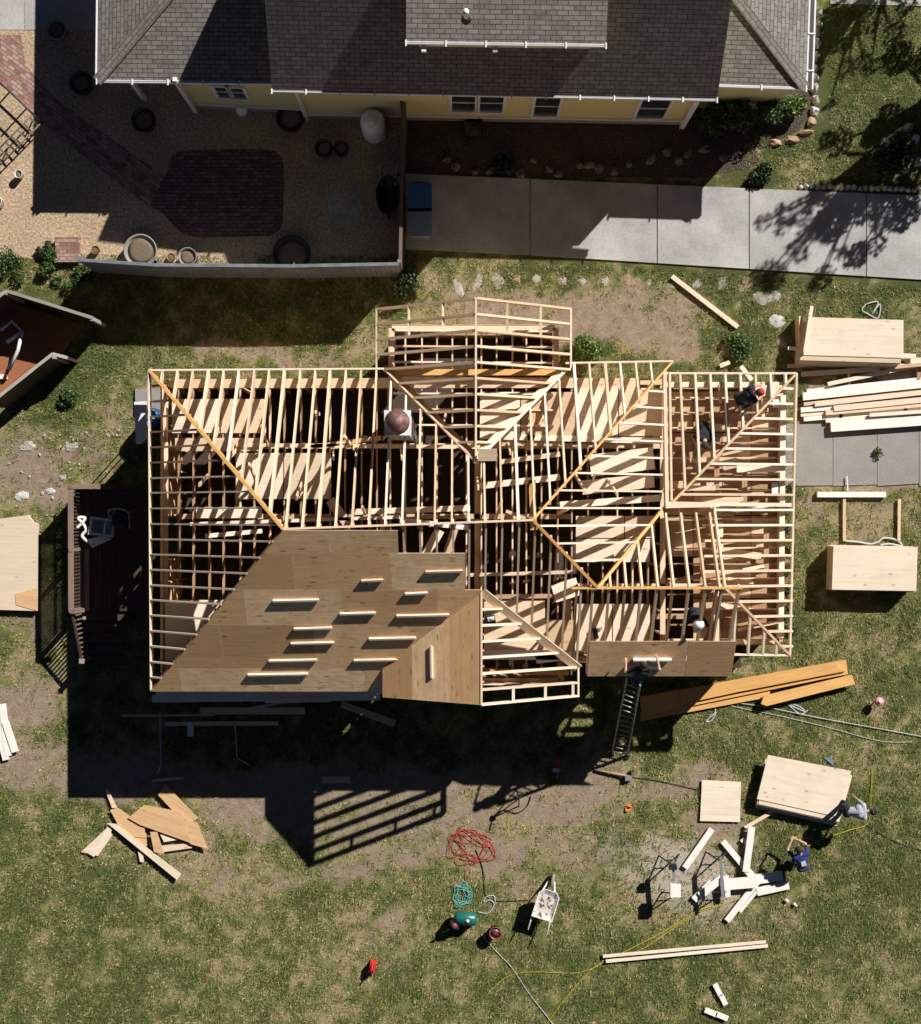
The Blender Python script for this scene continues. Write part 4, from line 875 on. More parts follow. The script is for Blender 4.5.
# wheelbarrow
t=thing('wheelbarrow','wheelbarrow with a mortar splashed pale tray standing on the lawn','wheelbarrow',P(545,905,0))
c=P(546,904,.5); ux=(P(553,884,.5)-P(540,925,.5)).normalized(); W=frame(V((c.x,c.y,0)),ux)
def wl(x,y,z): return W@V((x,y,z))
vs=[];fs=[]
out=[(-.42,-.30),(.28,-.30),(.42,-.18),(.42,.18),(.28,.30),(-.42,.30)]; inn=[(-.28,-.2),(.2,-.2),(.27,-.12),(.27,.12),(.2,.2),(-.28,.2)]
vs=[(x,y,.58) for x,y in out]+[(x*.94,y*.92,.575) for x,y in out]+[(x,y,.52) for x,y in inn]+[(x,y,.36) for x,y in inn]
for i in range(6): j=(i+1)%6; fs+=[(i,j,6+j,6+i),(6+i,6+j,12+j,12+i),(j,i,18+i,18+j)]
fs+=[tuple(range(12,18)),tuple(range(23,17,-1))]
m,n,l,b=nm('mortar_tray'); v=coords(n,l); g=noise_t(n,l,v,6,5,.7); l.new(ramp(n,l,g,[(.42,(.05,.045,.04)),(.47,(.55,.50,.44)),(.7,(.75,.71,.65))]),b.inputs['Base Color']); b.inputs['Roughness'].default_value=.8
mob('tray',vs,fs,m,t,W); tr=mob('tray_rim',[p for q in out for p in ((q[0]*1.03,q[1]*1.04,.585),(q[0]*.97,q[1]*.96,.585))],[(2*i,(2*i+2)%12,(2*i+3)%12,2*i+1) for i in range(6)],'whitepaint',t,W)
for s in (-1,1):
    tube('handle',[wl(.62,s*.08,.22),wl(.2,s*.22,.34),wl(-.4,s*.27,.42),wl(-.85,s*.28,.56)],.022,'whitepaint',t); tube('leg',[wl(-.3,s*.24,.38),wl(-.38,s*.24,0)],.02,'grey',t)
wh=lathe('wheel',[(.12,-.03),(.19,-.045),(.2,0),(.19,.045),(.12,.03)],'concpot',t,W=W@Matrix.Translation((.62,0,.2))@Matrix.Rotation(math.pi/2,4,'X'),sides=22)
# compressor
c=P(464,915,0); t=thing('air_compressor','teal air compressor tank with black pump on the lawn','compressor',c)
Wt=Matrix.Translation(c+V((.05,.02,.38)))@Matrix.Rotation(math.pi/2,4,'Y')@Matrix.Rotation(.1,4,'X'); lathe('air_tank',[(.02,-.34),(.14,-.31),(.19,-.24),(.19,.24),(.14,.31),(.02,.34)],'teal',t,W=Wt,sides=24)
box('pump_body',c+V((-.27,-.16,.25)),.26,.24,.22,'black',t); lathe('wheel',[(.1,-.03),(.1,.03)],'black',t,W=Matrix.Translation(c+V((-.2,-.22,.1)))@Matrix.Rotation(math.pi/2,4,'X'),sides=16); lathe('wheel',[(.1,-.03),(.1,.03)],'black',t,W=Matrix.Translation(c+V((.2,-.22,.1)))@Matrix.Rotation(math.pi/2,4,'X'),sides=16)
tube('carry_handle',[c+V((-.3,-.2,.4)),c+V((-.55,-.35,.45)),c+V((-.62,-.42,.3))],.018,'black',t); lathe('gauge',[(.05,.55),(.05,.6)],'whitepaint',t,c+V((.1,0,0)),12); lathe('motor_cap',[(.09,.47),(.09,.52),(.04,.54)],'dred',t,c+V((-.28,-.16,0)),14)
def coil(name,label,cx,cy,r,n_,mat,cat,rr=.012,seed=1,tail=None,sq=1.0):
    R=random.Random(seed); pts=[]
    x,y=0,0
    for i in range(n_*7):
        a=i*2*math.pi/7+R.uniform(-.3,.3); q=r*R.uniform(.35,1.0); pts.append(P(cx,cy,.02+.05*R.random())+V((math.cos(a)*q+R.uniform(-.2,.2)*r,sq*(math.sin(a)*q+R.uniform(-.2,.2)*r),0)))
    if tail: pts+=[P(*p_,.02) for p_ in tail]
    o=tube(name,pts,rr,mat,curve=6,sides=5); return tag(o,label,cat)
coil('cord','tangled bright red extension cord on the lawn',472,846,.78,7,'redc','cord',.008,3,[(466,870),(465,880)],.75)
coil('air_hose','coiled teal air hose beside the compressor',462,895,.30,7,'tealh','hose',.011,5,[(458,908)],1.3)
o=tube('air_hose',[P(a,b_,.03) for a,b_ in ((478,912),(488,913),(494,905),(490,900),(484,902),(486,897),(494,896),(495,904))],.014,'rope',curve=6); tag(o,'pale hose loop to the right of the compressor','hose')
o=tube('cord',[P(a,b_,.02) for a,b_ in ((476,850),(482,866),(484,880),(486,896),(500,901),(530,900))],.014,'black',curve=6); tag(o,'thin dark cord running from the red cord to compressor','cord')
c=P(495,929,0); t=thing('bucket','dark red bucket standing on the lawn right of compressor','bucket',c); lathe('bucket_body',[(.13,0),(.17,.36),(.185,.36),(.185,.40),(.165,.40),(.125,.06),(.01,.05)],'dred',t,c,24); lathe('bucket_contents',[(.16,.34),(.01,.36)],'dred',t,c,20); tube('bucket_handle',[c+V((-.18,0,.39)),c+V((0,.12,.42)),c+V((.18,0,.39))],.008,'grey',t,curve=5)
c=P(373,965,0); t=thing('gas_can','small red fuel can lying on the lower lawn','fuel can',c)
mob('can_body',[(-.1,-.16,0),(.1,-.16,0),(.1,.16,0),(-.1,.16,0),(-.08,-.13,.3),(.08,-.13,.3),(.08,.13,.3),(-.08,.13,.3)],BF,'red',t,Matrix.Translation(c)@Matrix.Rotation(-.2,4,'Z')); tube('can_handle',[c+V((.02,-.1,.3)),c+V((.02,-.05,.38)),c+V((0,.08,.38)),c+V((0,.12,.3))],.018,'red',t); tube('spout',[c+V((0,-.12,.3)),c+V((-.05,-.22,.36))],.022,'black',t)
# cords on lawn
def line(name,label,pts,r,mat,cat='cord',z=.03): o=tube(name,[P(a,b_,z) for a,b_ in pts],r,mat,curve=7,sides=5); return tag(o,label,cat)
line('cord','long yellow extension cord curving over the lower lawn',[(540,1034),(560,1005),(585,976),(600,964),(640,950),(668,932),(695,914),(722,905),(745,896)],.013,'yellow')
line('cord','second yellow cord close beside the first near sawhorses',[(604,962),(640,944),(670,928),(697,911),(716,906)],.012,'yellow')
line('cord','thin yellow cord arc left of the long battens',[(486,996),(505,978),(530,972),(575,973),(598,966)],.009,'yellow')
line('cord','yellow cord on the grass right of the tilted plywood stack',[(872,770),(871,790),(868,822),(850,830),(820,840),(806,846),(799,838)],.013,'yellow')
line('rope','pale rope running from compressor to the bottom picture edge',[(481,934),(495,950),(512,968),(528,992),(545,1014),(560,1034)],.011,'rope')
line('rope','long pale strap line running to the right picture edge',[(690,684),(720,700),(760,706),(820,718),(870,727),(930,738)],.013,'rope',z=.05)
line('rope','second strap line parallel below the long one',[(715,702),(745,709),(780,716),(830,728),(880,741),(912,742)],.010,'rope')
line('strap','crumpled white strap below the orange beams',[(714,700),(715,712),(709,718),(706,722),(712,720),(716,712)],.02,'rope','strap'); line('strap','crumpled white straps right of the short orange beam',[(786,702),(798,706),(806,712),(796,708),(788,704),(800,714),(808,710)],.02,'rope','strap')
line('hose','thin black hose on the dirt above the red cord',[(490,830),(495,815),(505,810),(517,813),(527,806),(531,796)],.014,'black','hose')
line('cord','dark long cord lying from the pipe tool across lawn',[(595,771),(625,776),(660,781),(700,790),(745,800)],.010,'black');  # black strand standing in for the shadow of an overhead cable
line('cord','thin dark cord line from grey shirted man to picture edge',[(862,822),(885,836),(905,845),(930,852)],.010,'black')  # further stretch of the cable shadow, laid as a thin black tube
c=P(627,808,0); o=coil('tape_scrap','small crumple of bright orange tape on the dirt',628,808,.11,2,'orange','tape',.018,9)
c=P(876,700,0); t=thing('tape_roll','pink and white roll on a short stake in the grass','tape roll',c); lathe('stake',[(.015,0),(.015,.25)],'pine',t,c,8); lathe('roll',[(.12,.25),(.13,.28),(.13,.33),(.05,.34)],'pink',t,c,18); lathe('roll_core',[(.05,.34),(.05,.36)],'whitepaint',t,c,12)
t=thing('spirit_level','red and white long tool standing in the house shadow','tool',P(557,770,0)); tube('tool_body',[P(557,778,.1),P(558,758,.12)],.035,'red',t); box('tool_head',P(556,770,.12),.2,.1,.06,'whitepaint',t)
t=thing('pipe_tool','small grey machine on the dirt edge below the ladder','tool',P(628,776,0)); box('tool_body',P(628,777,0),.2,.16,.16,'grey',t); tube('tool_arm',[P(595,770,.06),P(628,776,.12)],.03,'pinebrown',t); lathe('tool_wheel',[(.09,-.02),(.09,.02)],'black',t,W=Matrix.Translation(P(631,773,.1))@Matrix.Rotation(math.pi/2,4,'Y'),sides=14)
t=thing('triangle_marker','small grey blue triangle scrap beside the tilted plywood stack','scrap',P(829,762,0)); prism('scrap_sheet',[P(824,758,.05),P(832,757,.05),P(834,766,.05)],.02,'greyblue',t)
t=thing('work_tripod','black folding tripod on the dirt at the house shadow edge','tripod',P(520,800,0)); ap=P(519,796,.75)
for q in ((516,790),(528,792),(519,806)): tube('tripod_leg',[ap,P(*q,0)],.018,'black',t)
box('tripod_head',ap,.14,.12,.06,'black',t)
# white panel, slab and barrel at the NW corner
t=thing('panel_stand','tall stand with a white panel top beside the house north west corner','stand',P(140,420,0)); prism('stand_top',[P(134,402,2.4),P(146.5,401,2.4),P(146.5,438,2.4),P(141,444,2.4),P(136,444,2.4)],.05,'whitepaint',t)
for q in ((137,405),(144,405),(138,440),(143,436)): p_=P(*q,2.36); tube('leg',[V((p_.x,p_.y,0)),p_],.02,'grey',t)
flat('equipment_slab',[(136,389),(165,389),(165,415),(136,415)],.1,'conc2',th=.1)
c=P(153,420,0); c=V((c.x+.1,c.y,0)); t=thing('blue_barrel','round blue barrel between the white panel stand and the house wall','barrel',c); lathe('barrel_body',[(.24,0),(.28,.3),(.28,.7),(.25,.9),(.22,.9),(.21,.84),(.01,.84)],'blue',t,c,24); lathe('barrel_bung',[(.04,.84),(.04,.88)],'whitepaint',t,c+V((.1,0,0)),10)
# ------------------------------------------------------------------ DECK (its own thing)
DZf=.62; RZ=1.5
t=thing('wooden_deck','dark brown wooden deck with railing and stairs west of the house','deck',P(105,560,0))
for i in range(16):
    x0=77+i*4.6; beam('deck_board',P(x0,489,DZf),P(x0,611,DZf),.125,.03,'deck',t)
beam('edge_board',P(87,549,DZf+.05),P(87,611,DZf+.05),.13,.05,'deckl',t); beam('rim_joist',P(84,487,DZf-.04),P(84,611,DZf-.04),.04,.3,'deckl',t)
beam('rail_cap',P(70.5,486,RZ),P(71,612,RZ),.15,.04,'deckl',t); beam('rail_cap',P(68,487,RZ+.01),P(104,486,RZ+.01),.13,.04,'deckl',t); beam('rail_cap',P(70,612,RZ),P(84,610,RZ),.12,.04,'deckl',t); beam('bottom_rail',P(70.5,489,RZ-.75),P(71,610,RZ-.75),.05,.05,'deck',t)
for i in range(34):
    p_=P(70.8,489+i*3.6,RZ-.04); box('baluster',V((p_.x,p_.y,DZf-.1)),.04,.045,RZ-.04-DZf+.1,'deck',t)
for i in range(9):
    p_=P(75+i*3.4,487,RZ-.03); box('baluster',V((p_.x,p_.y,DZf-.1)),.04,.04,RZ-.03-DZf+.1,'deck',t)
for q in ((70.5,487),(70.5,550),(71,611),(103,487)): p_=P(*q,RZ); box('rail_post',V((p_.x,p_.y,0)),.1,.1,RZ+.02,'deckl',t)
for i in range(5): beam('stair_tread',P(82,616+i*11,.52-i*.11),P(124,616+i*11,.52-i*.11),.28,.04,'deck',t)
beam('stair_rail',P(72,613,RZ-.05),P(81.5,661,.85),.07,.05,'deck',t); p_=P(82,661,.9); box('stair_post',V((p_.x,p_.y,0)),.1,.1,.92,'deckl',t); box('post_cap',V((p_.x,p_.y,.92)),.14,.14,.03,'weather',t)
for i in range(10):
    a=P(73,616,RZ-.05).lerp(P(81.3,657,.9),i/9); box('baluster',V((a.x,a.y,max(.05,a.z-.85))),.035,.035,min(.8,a.z-.05),'deckl',t)
p_=P(84.5,618,.85); box('post_cap',p_,.09,.09,.03,'weather',t)
# chair and white frames on deck
t=thing('deck_chair','dark metal armchair standing on the shaded deck','chair',P(125,520,DZf)); c=P(125,520,DZf)
lathe('seat',[(.25,.42),(.27,.45),(.01,.45)],'black',t,c,16)
tube('backrest_frame',[c+V((-.26,.05,.45)),c+V((-.26,.25,.8)),c+V((0,.32,.95)),c+V((.26,.25,.8)),c+V((.26,.05,.45))],.02,'grey',t,curve=5)
for sx in (-1,1):
    for sy in (-1,1): tube('leg',[c+V((sx*.22,sy*.2,.44)),c+V((sx*.27,sy*.3,0))],.016,'grey',t)
    tube('armrest',[c+V((sx*.28,.2,.66)),c+V((sx*.3,-.22,.66)),c+V((sx*.27,-.28,0))],.018,'grey',t)
t=thing('glazed_panel','white framed glazed panel lying on the deck','glazed panel',P(102,527,DZf)); c=P(102,527,.95)
Wf=Matrix.Translation(c)@Matrix.Rotation(-.13,4,'Z')
vs=[];fs=[]
for q in (bv(-.36,.36,.19,.26,0,.05),bv(-.36,.36,-.26,-.19,0,.05),bv(-.36,-.27,-.19,.19,0,.05),bv(.30,.36,-.19,.19,0,.05),bv(.06,.12,-.19,.19,0,.05)):
    k=len(vs); vs+=q; fs+=[tuple(k+i for i in f) for f in BF]
mob('sash_frame',vs,fs,'whitepaint',t,Wf); mob('pane',bv(-.27,.3,-.19,.19,.01,.02),BF,'greyblue',t,Wf); 
for q in ((-.3,-.2),(.3,-.2),(-.3,.2),(.3,.2)): p_=Wf@V((*q,0)); tube('support_leg',[p_,V((p_.x,p_.y,DZf))],.02,'whitepaint',t)
t=thing('plastic_sheet','pale blue folded board under the glazed panel on deck','board',P(98,541,DZf)); prism('board_body',[P(86,540,.75),P(104,535,.75),P(112,539,.75),P(92,548,.75)],.03,'tank',t)
t=thing('white_bag','crumpled white straps on the deck railing side','strapping',P(83,522,DZf)); tube('strap',[P(a,b_,.9) for a,b_ in ((77,528),(82,523),(85,518),(78,518),(83,524),(86,530),(82,536),(88,542))],.045,'white',t,curve=6)
# ------------------------------------------------------------------ STONES
def rock(label,px,py,rx,ry,h,mat,rot=0,name='stone',group=None,cat='stone',z=0):
    bm=bmesh.new(); bmesh.ops.create_icosphere(bm,subdivisions=2,radius=1); sd=random.random()*50
    for v_ in bm.verts:
        k=1+.55*noise.noise(v_.co*1.1+V((sd,sd,sd)))+.25*noise.noise(v_.co*2.7+V((sd,0,sd))); v_.co=V((v_.co.x*rx*k,v_.co.y*ry*k,max(-.02,v_.co.z*h*k)))
    me=bpy.data.meshes.new(name); bm.to_mesh(me); bm.free(); me.materials.append(M[mat]); o=bpy.data.objects.new(name,me)
    c=P(px,py,z); link(o,None,Matrix.Translation(c)@Matrix.Rotation(rot,4,'Z')); tag(o,label,cat,group); return o
SS=[(459,289,4,8),(477,282,4,8),(499,281,6,7),(517,279,4,4),(537,280,4,5),(562,281,4,4),(582,281,4,4),(604,281,4,4),(629,281,5,6),(649,283,3,3),(672,285,4,4),(697,284,5,5),(722,284,6,6),(746,284,7,7)]
for i,(x_,y_,a,b_) in enumerate(SS): rock('pale flat stone in the stepping row along the lawn edge below the driveway',x_,y_,a*.031,b_*.031,.02,'stonebrown' if i%5==3 else 'stone',random.uniform(-.4,.4),'stepping_stone','stepping stones below the driveway')
for x_,y_,a,b_,mt,lb in ((766,297,13,7,'stone','large pale stone right end of the stepping row'),(777,321,8,7,'stonewhite','pale stone on the grass left of the wide plywood stack'),(781,342,5,6,'stone','stone just beside the shadow of the wide plywood stack'),(28,446,9,4,'stone','flat pale stone on the bare slope at left'),(22,496,6,5,'stonewhite','pale rounded stone at left above the plywood sheet'),(50,491,5,3,'stonewhite','small white stone near the deck corner'),(70,447,9,4,'stone','grey stone slab on the bare slope below the green patch'),(63,478,4,3,'stone','small stone between slope and deck corner')): rock(lb,x_,y_,a*.031,b_*.031,.04,mt,.2)
for i in range(26):
    x_=random.uniform(5,130); y_=random.uniform(425,520)
    if x_>60 and y_>480: continue
    rock('small pale rubble stone scattered over the bare left slope',x_,y_,random.uniform(.03,.08),random.uniform(.03,.06),.04,'stone',random.random()*3,'rubble_stone','rubble stones on the left slope')
# border stones of neighbour's beds
edge=[(818,12),(818,24),(817,34),(817,44),(815,57),(813,69),(814,78),(814,88),(815,100),(814,111),(812,122),(806,133),(792,140),(776,143)]
for i,(x_,y_) in enumerate(edge): rock('rounded border stone curving round the planted bed at upper right',x_,y_,.13 if i<11 else .2,.16 if i<11 else .11,.13,['stonewhite','stone','stonebrown'][0 if i in(3,4,5,6,9) else (2 if i>9 else 1)],random.uniform(-.2,.2),'border_stone','border stones round the upper right bed')
for i in range(20):
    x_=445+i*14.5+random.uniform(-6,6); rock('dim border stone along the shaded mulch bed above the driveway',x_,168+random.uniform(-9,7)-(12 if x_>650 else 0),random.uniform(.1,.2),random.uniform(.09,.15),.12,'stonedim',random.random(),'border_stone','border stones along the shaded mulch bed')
for i in range(22):
    x_=800+i*6; rock('small edging stone along the lawn edge above the sunny driveway',x_,187+i*.15+random.uniform(-1,1),.09,.08,.1,random.choice(['stone','stonewhite']),random.random(),'edging_stone','edging stones above the driveway')
for x_,y_ in ((900,132),(908,128),(915,140),(918,163),(905,170),(885,143),(893,138)): rock('border stone of the small bed at the right picture edge',x_,y_,.17,.13,.13,random.choice(['stone','stonewhite']),random.random(),'border_stone','stones of the small right bed')
# ------------------------------------------------------------------ PLANTS
def leaves(blobs,n_,size,seed,org):
    R=np.random.RandomState(seed); vs=[];fs=[]
    tot=sum(b[3]**2 for b in blobs)
    for bx,by,bz,r,fl in blobs:
        k=int(n_*r*r/tot)
        for i in range(k):
            d_=R.normal(size=3); d_/=np.linalg.norm(d_); q=r*(.35+.65*R.rand()**.5); p_=np.array([bx,by,bz])+d_*q*np.array([1,1,fl]); 
            if p_[2]<.02: p_[2]=.02+.05*R.rand()
            a=R.normal(size=3); a/=np.linalg.norm(a); b=np.cross(a,R.normal(size=3)); b/=np.linalg.norm(b)+1e-9
            s=size*(.6+.8*R.rand()); j=len(vs); p_=p_-org
            vs+=[tuple(p_-a*s),tuple(p_+b*s*.45),tuple(p_+a*s),tuple(p_-b*s*.45)]; fs.append((j,j+1,j+2,j+3))
    return vs,fs
def shrub(label,px,py,r,h,mat,n_=900,size=.05,seed=1,name='shrub',cat='shrub',group=None,sp=1.0):
    c=P(px,py,0); R=random.Random(seed); t=thing(name,label,cat,c,group); bl=[]
    for i in range(7):
        a=R.uniform(0,6.3); q=r*R.uniform(.1,.6)*sp; bl.append((c.x+math.cos(a)*q,c.y+math.sin(a)*q,h*R.uniform(.35,.75),r*R.uniform(.35,.6),h/r*.5))
    v_,f_=leaves(bl,n_,size,seed,np.array([c.x,c.y,0])); mob('foliage',v_,f_,mat,t,Matrix.Translation(c))
    for i in range(3): b_=bl[i]; tube('stem',[c,V((b_[0],b_[1],b_[2]))],.015,'bark',t)
    return t
shrub('bright green leafy bush beside the north gable of the frame',588,350,.45,.7,'leafb',1500,.05,2,sp=1.2)
shrub('dark green bush at the fence corner by the side fence',409,283,.55,.8,'leafd',1800,.045,3)
shrub('low green weeds clump on the grass above the porch roof',736,350,.55,.3,'leaf',1200,.05,4)
shrub('large green clump on the left lawn by the timber pen shadow',70,400,.35,.3,'leaf',700,.05,14)
for i,(x_,y_,r_,lb) in enumerate(((10,268,.55,'bushy green plant at the far left end of the fence line'),(50,272,.5,'green plant left of the small brick plinth foot'),(84,276,.5,'green bush at the left end of the grey fence'),(48,250,.3,'weeds left of the brick plinth'))): shrub(lb,x_,y_,r_*.75,.3,'leaf',900,.045,20+i,sp=2.2)
for i,(x_,y_,r_,h_,mt,lb) in enumerate(((705,125,.7,1.1,'leafd','dark shrub at the right corner of the yellow house'),(735,118,.8,1.3,'leafd','tall dark shrub below the right roof section'),(765,112,.7,1.2,'leaf','broad leaved shrub in the planted bed corner'),(790,108,.45,.8,'leafb','bright broad leaved plant at the bed right end'),(650,113,.25,.4,'leafd','small dark plant below the single window'),(475,122,.3,.5,'leafd','small dark plant in the box under the double window'),(500,165,.4,.4,'leafd','dark low plant in the shaded mulch bed'),(885,165,.8,.8,'leafd','dark bush in the small bed at right edge'),(895,150,.6,.7,'leaf','green bush above the dark one at right edge'),(760,175,.4,.3,'leafd','low dark plant on the lawn tip by the driveway'))): shrub(lb,x_,y_,r_,h_,mt,1500,.055,40+i)
for i in range(8): shrub('low weeds growing under the porch eave on the east side',791+random.uniform(-6,4),490+i*20,.22,.2,'leaf',220,.035,60+i,name='weed',cat='weed',group='weeds under the east eave')
shrub('single weed growing in the concrete pad joint',877,452,.16,.2,'leafb',160,.035,80,name='weed',cat='weed')
# trees beyond the frame whose shadows fall on the driveway and lawn
def tree(label,c,h,cr,seed,n_=3500):
    R=random.Random(seed); t=thing('tree',label,'tree',c); 
    tk=tube('trunk',[c,c+V((.1,.05,h*.4)),c+V((.0,.15,h*.75))],[.24,.17,.07],'bark',t,8)
    bl=[]
    for i in range(34):
        a=R.uniform(0,6.3); q=cr*R.uniform(.1,1.15); z_=h*R.uniform(.45,1.0); e=c+V((math.cos(a)*q,math.sin(a)*q,z_)); bl.append((e.x,e.y,e.z,cr*R.uniform(.10,.24),.8)); e0=e
        st_=c+V((.05,.1,h*R.uniform(.3,.6))); tube('limb',[st_,st_.lerp(e,.5)+V((0,0,.15)),e],[.07,.045,.015],'bark',t,6)
    v_,f_=leaves(bl,n_,.075,seed,np.array([c.x,c.y,0])); mob('crown',v_,f_,'leafd',t,Matrix.Translation(c))
tree('loose crowned tree beyond the upper right corner shading the driveway',P(985,35,0),6.5,1.6,5,2600)
tree('second tree beyond the right edge shading the lawn',P(1005,45,0),4.4,1.9,8,9000)
tree('third tree above the lawn at the upper right',P(935,-75,0),4.5,1.5,11,2500)
# ------------------------------------------------------------------ PEOPLE
def ik(a,c,l1,l2,hint):
    d=c-a; L=min(d.length,(l1+l2)*.995); u=d.normalized(); x=(l1*l1-l2*l2+L*L)/(2*L); h=math.sqrt(max(0,l1*l1-x*x))
    p=hint-u*hint.dot(u); p=p.normalized() if p.length>1e-4 else V((0,0,1)).cross(u).normalized()
    return a+u*x+p*h, a+u*L
def capsule(bm,a,b,ra,rb,tagi,lst,n=8):
    """tapered capsule added as closed hull"""
    d=b-a; L=d.length
    if L<1e-5: d=V((0,0,1)); L=1e-5
    u=d.normalized(); s=u.orthogonal().normalized(); t=u.cross(s)
    rings=[]
    for k in range(-3,1): an=k/4*math.pi/2; rings.append((a+u*ra*math.sin(an),ra*math.cos(an)))
    for k in range(0,4): an=k/4*math.pi/2; rings.append((b+u*rb*math.sin(an),rb*math.cos(an)))
    vv=[[bm.verts.new(p+s*r*math.cos(2*math.pi*i/n)+t*r*math.sin(2*math.pi*i/n)) for i in range(n)] for p,r in rings]
    p0=bm.verts.new(a-u*ra); p1=bm.verts.new(b+u*rb)
    for j in range(len(vv)-1):
        for i in range(n): bm.faces.new((vv[j][i],vv[j][(i+1)%n],vv[j+1][(i+1)%n],vv[j+1][i]))
    for i in range(n): bm.faces.new((p0,vv[0][(i+1)%n],vv[0][i])); bm.faces.new((p1,vv[-1][i],vv[-1][(i+1)%n]))
    lst.append((a,b,ra,rb,tagi))
def person(label,pel,face,torso,feet,hands,look=None,shirt='navy',pants='jeans',hat='hair',twist=0,patch=False):
    """pel: pelvis; face: unit xy heading; torso: unit vector up the spine; feet/hands: [left,right] targets"""
    f=V((face[0],face[1],0)).normalized(); left=V((-f.y,f.x,0)); T=V(torso).normalized()
    fw=(f-T*f.dot(T)).normalized() if abs(f.dot(T))<.99 else V((0,0,-1)); 
    pel=V(pel); chest=pel+T*.34; neck=pel+T*.52; sh=[pel+T*.46+left*.19,pel+T*.46-left*.19]; hipj=[pel+left*.095-T*.03,pel-left*.095-T*.03]
    bm=bmesh.new(); L=[]
    SH,PA,SK,BO=0,1,2,3
    capsule(bm,pel+left*.06,pel-left*.06,.125,.125,PA,L,10); capsule(bm,pel+T*.05,chest,.12,.145,SH,L,12); capsule(bm,chest+left*.07,chest-left*.07,.135,.135,SH,L,12); capsule(bm,sh[0]-left*.02,sh[1]+left*.02,.085,.085,SH,L,10)
    capsule(bm,neck-T*.03,neck+T*.07,.062,.055,SK,L,10)
    hd=V(look).normalized() if look else (T*.8+fw*.2).normalized()   # head axis
    hc=neck+T*.08+hd*.09; fr=(fw-hd*fw.dot(hd)).normalized()
    capsule(bm,hc-hd*.035+fr*.012,hc+hd*.045,.082,.092,SK,L,14); capsule(bm,hc-hd*.09+fr*.05,hc-hd*.05+fr*.045,.035,.045,SK,L,8)
    capsule(bm,hc+fr*.09+hd*.0,hc+fr*.105-hd*.03,.012,.017,SK,L,6)
    for s in (1,-1): capsule(bm,hc+left*s*.088-hd*.02,hc+left*s*.092+hd*.025,.014,.016,SK,L,6)
    for i,s in ((0,1),(1,-1)):
        ft=V(feet[i]); kn,ank=ik(hipj[i],ft+V((0,0,.09)),.44,.42,f+V((0,0,.25)))
        capsule(bm,hipj[i],kn,.095,.062,PA,L,10); capsule(bm,kn,ank,.06,.042,PA,L,10)
        capsule(bm,ank-V((0,0,.04))-f*.04,ank-V((0,0,.045))+f*.13,.045,.04,BO,L,8)
        el,wr=ik(sh[i],V(hands[i]),.30,.27,-T*.4+left*s*.5-fw*.3)
        capsule(bm,sh[i],sh[i].lerp(el,.75),.058,.05,SH,L,10); capsule(bm,sh[i].lerp(el,.7),el,.046,.043,SK,L,8); capsule(bm,el,wr,.042,.029,SK,L,8)
        u=(wr-el).normalized(); w=u.cross(left if abs(u.dot(left))<.8 else V((0,0,1))).normalized(); k=u.cross(w)
        pm=wr+u*.07; capsule(bm,wr+u*.02-k*.015,pm-k*.018,.022,.02,SK,L,6); capsule(bm,wr+u*.02+k*.015,pm+k*.018,.022,.02,SK,L,6)
        for j,(o_,ln) in enumerate(((-.033,.065),(-.011,.078),(.011,.072),(.033,.055))):
            b0=pm+k*o_; b1=b0+u*ln*.55+w*.006; b2=b1+u*ln*.35-w*.022; capsule(bm,b0,b1,.0095,.009,SK,L,6); capsule(bm,b1,b2,.009,.008,SK,L,6)
        th=wr+u*.025-k*.03*s; capsule(bm,th,th+u*.03-k*s*.035,.012,.010,SK,L,6); capsule(bm,th+u*.03-k*s*.035,th+u*.06-k*s*.04,.010,.009,SK,L,6)
    me=bpy.data.meshes.new('tmp'); bm.to_mesh(me); bm.free(); tmp=bpy.data.objects.new('tmp',me); COL.objects.link(tmp)
    md=tmp.modifiers.new('r','REMESH'); md.mode='VOXEL'; md.voxel_size=.0085; ms=tmp.modifiers.new('s','SMOOTH'); ms.iterations=3; ms.factor=.4
    dg=bpy.context.evaluated_depsgraph_get(); dg.update(); body=bpy.data.meshes.new_from_object(tmp.evaluated_get(dg)); bpy.data.objects.remove(tmp)
    body.name='body'
    for mt in (shirt,pants,'skin','boot'): body.materials.append(M[mt])
    n_=len(body.polygons); cen=np.zeros(n_*3); body.polygons.foreach_get('center',cen); cen=cen.reshape(-1,3); best=np.full(n_,1e9); mi=np.zeros(n_,int)
    for a,b,ra,rb,tg in L:
        a_=np.array(a);d_=np.array(b)-a_; t_=np.clip(((cen-a_)@d_)/max(1e-9,d_@d_),0,1); q=np.linalg.norm(cen-(a_+t_[:,None]*d_),axis=1)-(ra+(rb-ra)*t_); k_=q<best; best[k_]=q[k_]; mi[k_]=tg
    body.polygons.foreach_set('material_index',mi); body.polygons.foreach_set('use_smooth',[True]*n_)
    base=V((pel.x,pel.y,min(V(feet[0]).z,V(feet[1]).z))); t=thing('person',label,'person',base)
    body.transform(Matrix.Translation(-base)); link(bpy.data.objects.new('body',body),t,Matrix.Translation(base))
    Wh=Matrix((fr,hd.cross(fr),hd)).transposed().to_4x4(); Wh.translation=hc
    if hat=='helmet':
        lathe('hard_hat',[(.15,.03),(.145,.04),(.118,.045),(.112,.09),(.085,.13),(.04,.15),(.001,.153)],'helmet',t,W=Wh,sides=24)
    elif hat in('redcap','greycap'):
        mt='redcap' if hat=='redcap' else 'darkcloth'
        cp=lathe('cap',[(.103,.02),(.105,.05),(.095,.09),(.06,.125),(.001,.137)],mt,t,W=Wh,sides=20); mob('cap_brim',bv(.07,.19,-.07,.07,.025,.035),BF,mt,cp,Wh)
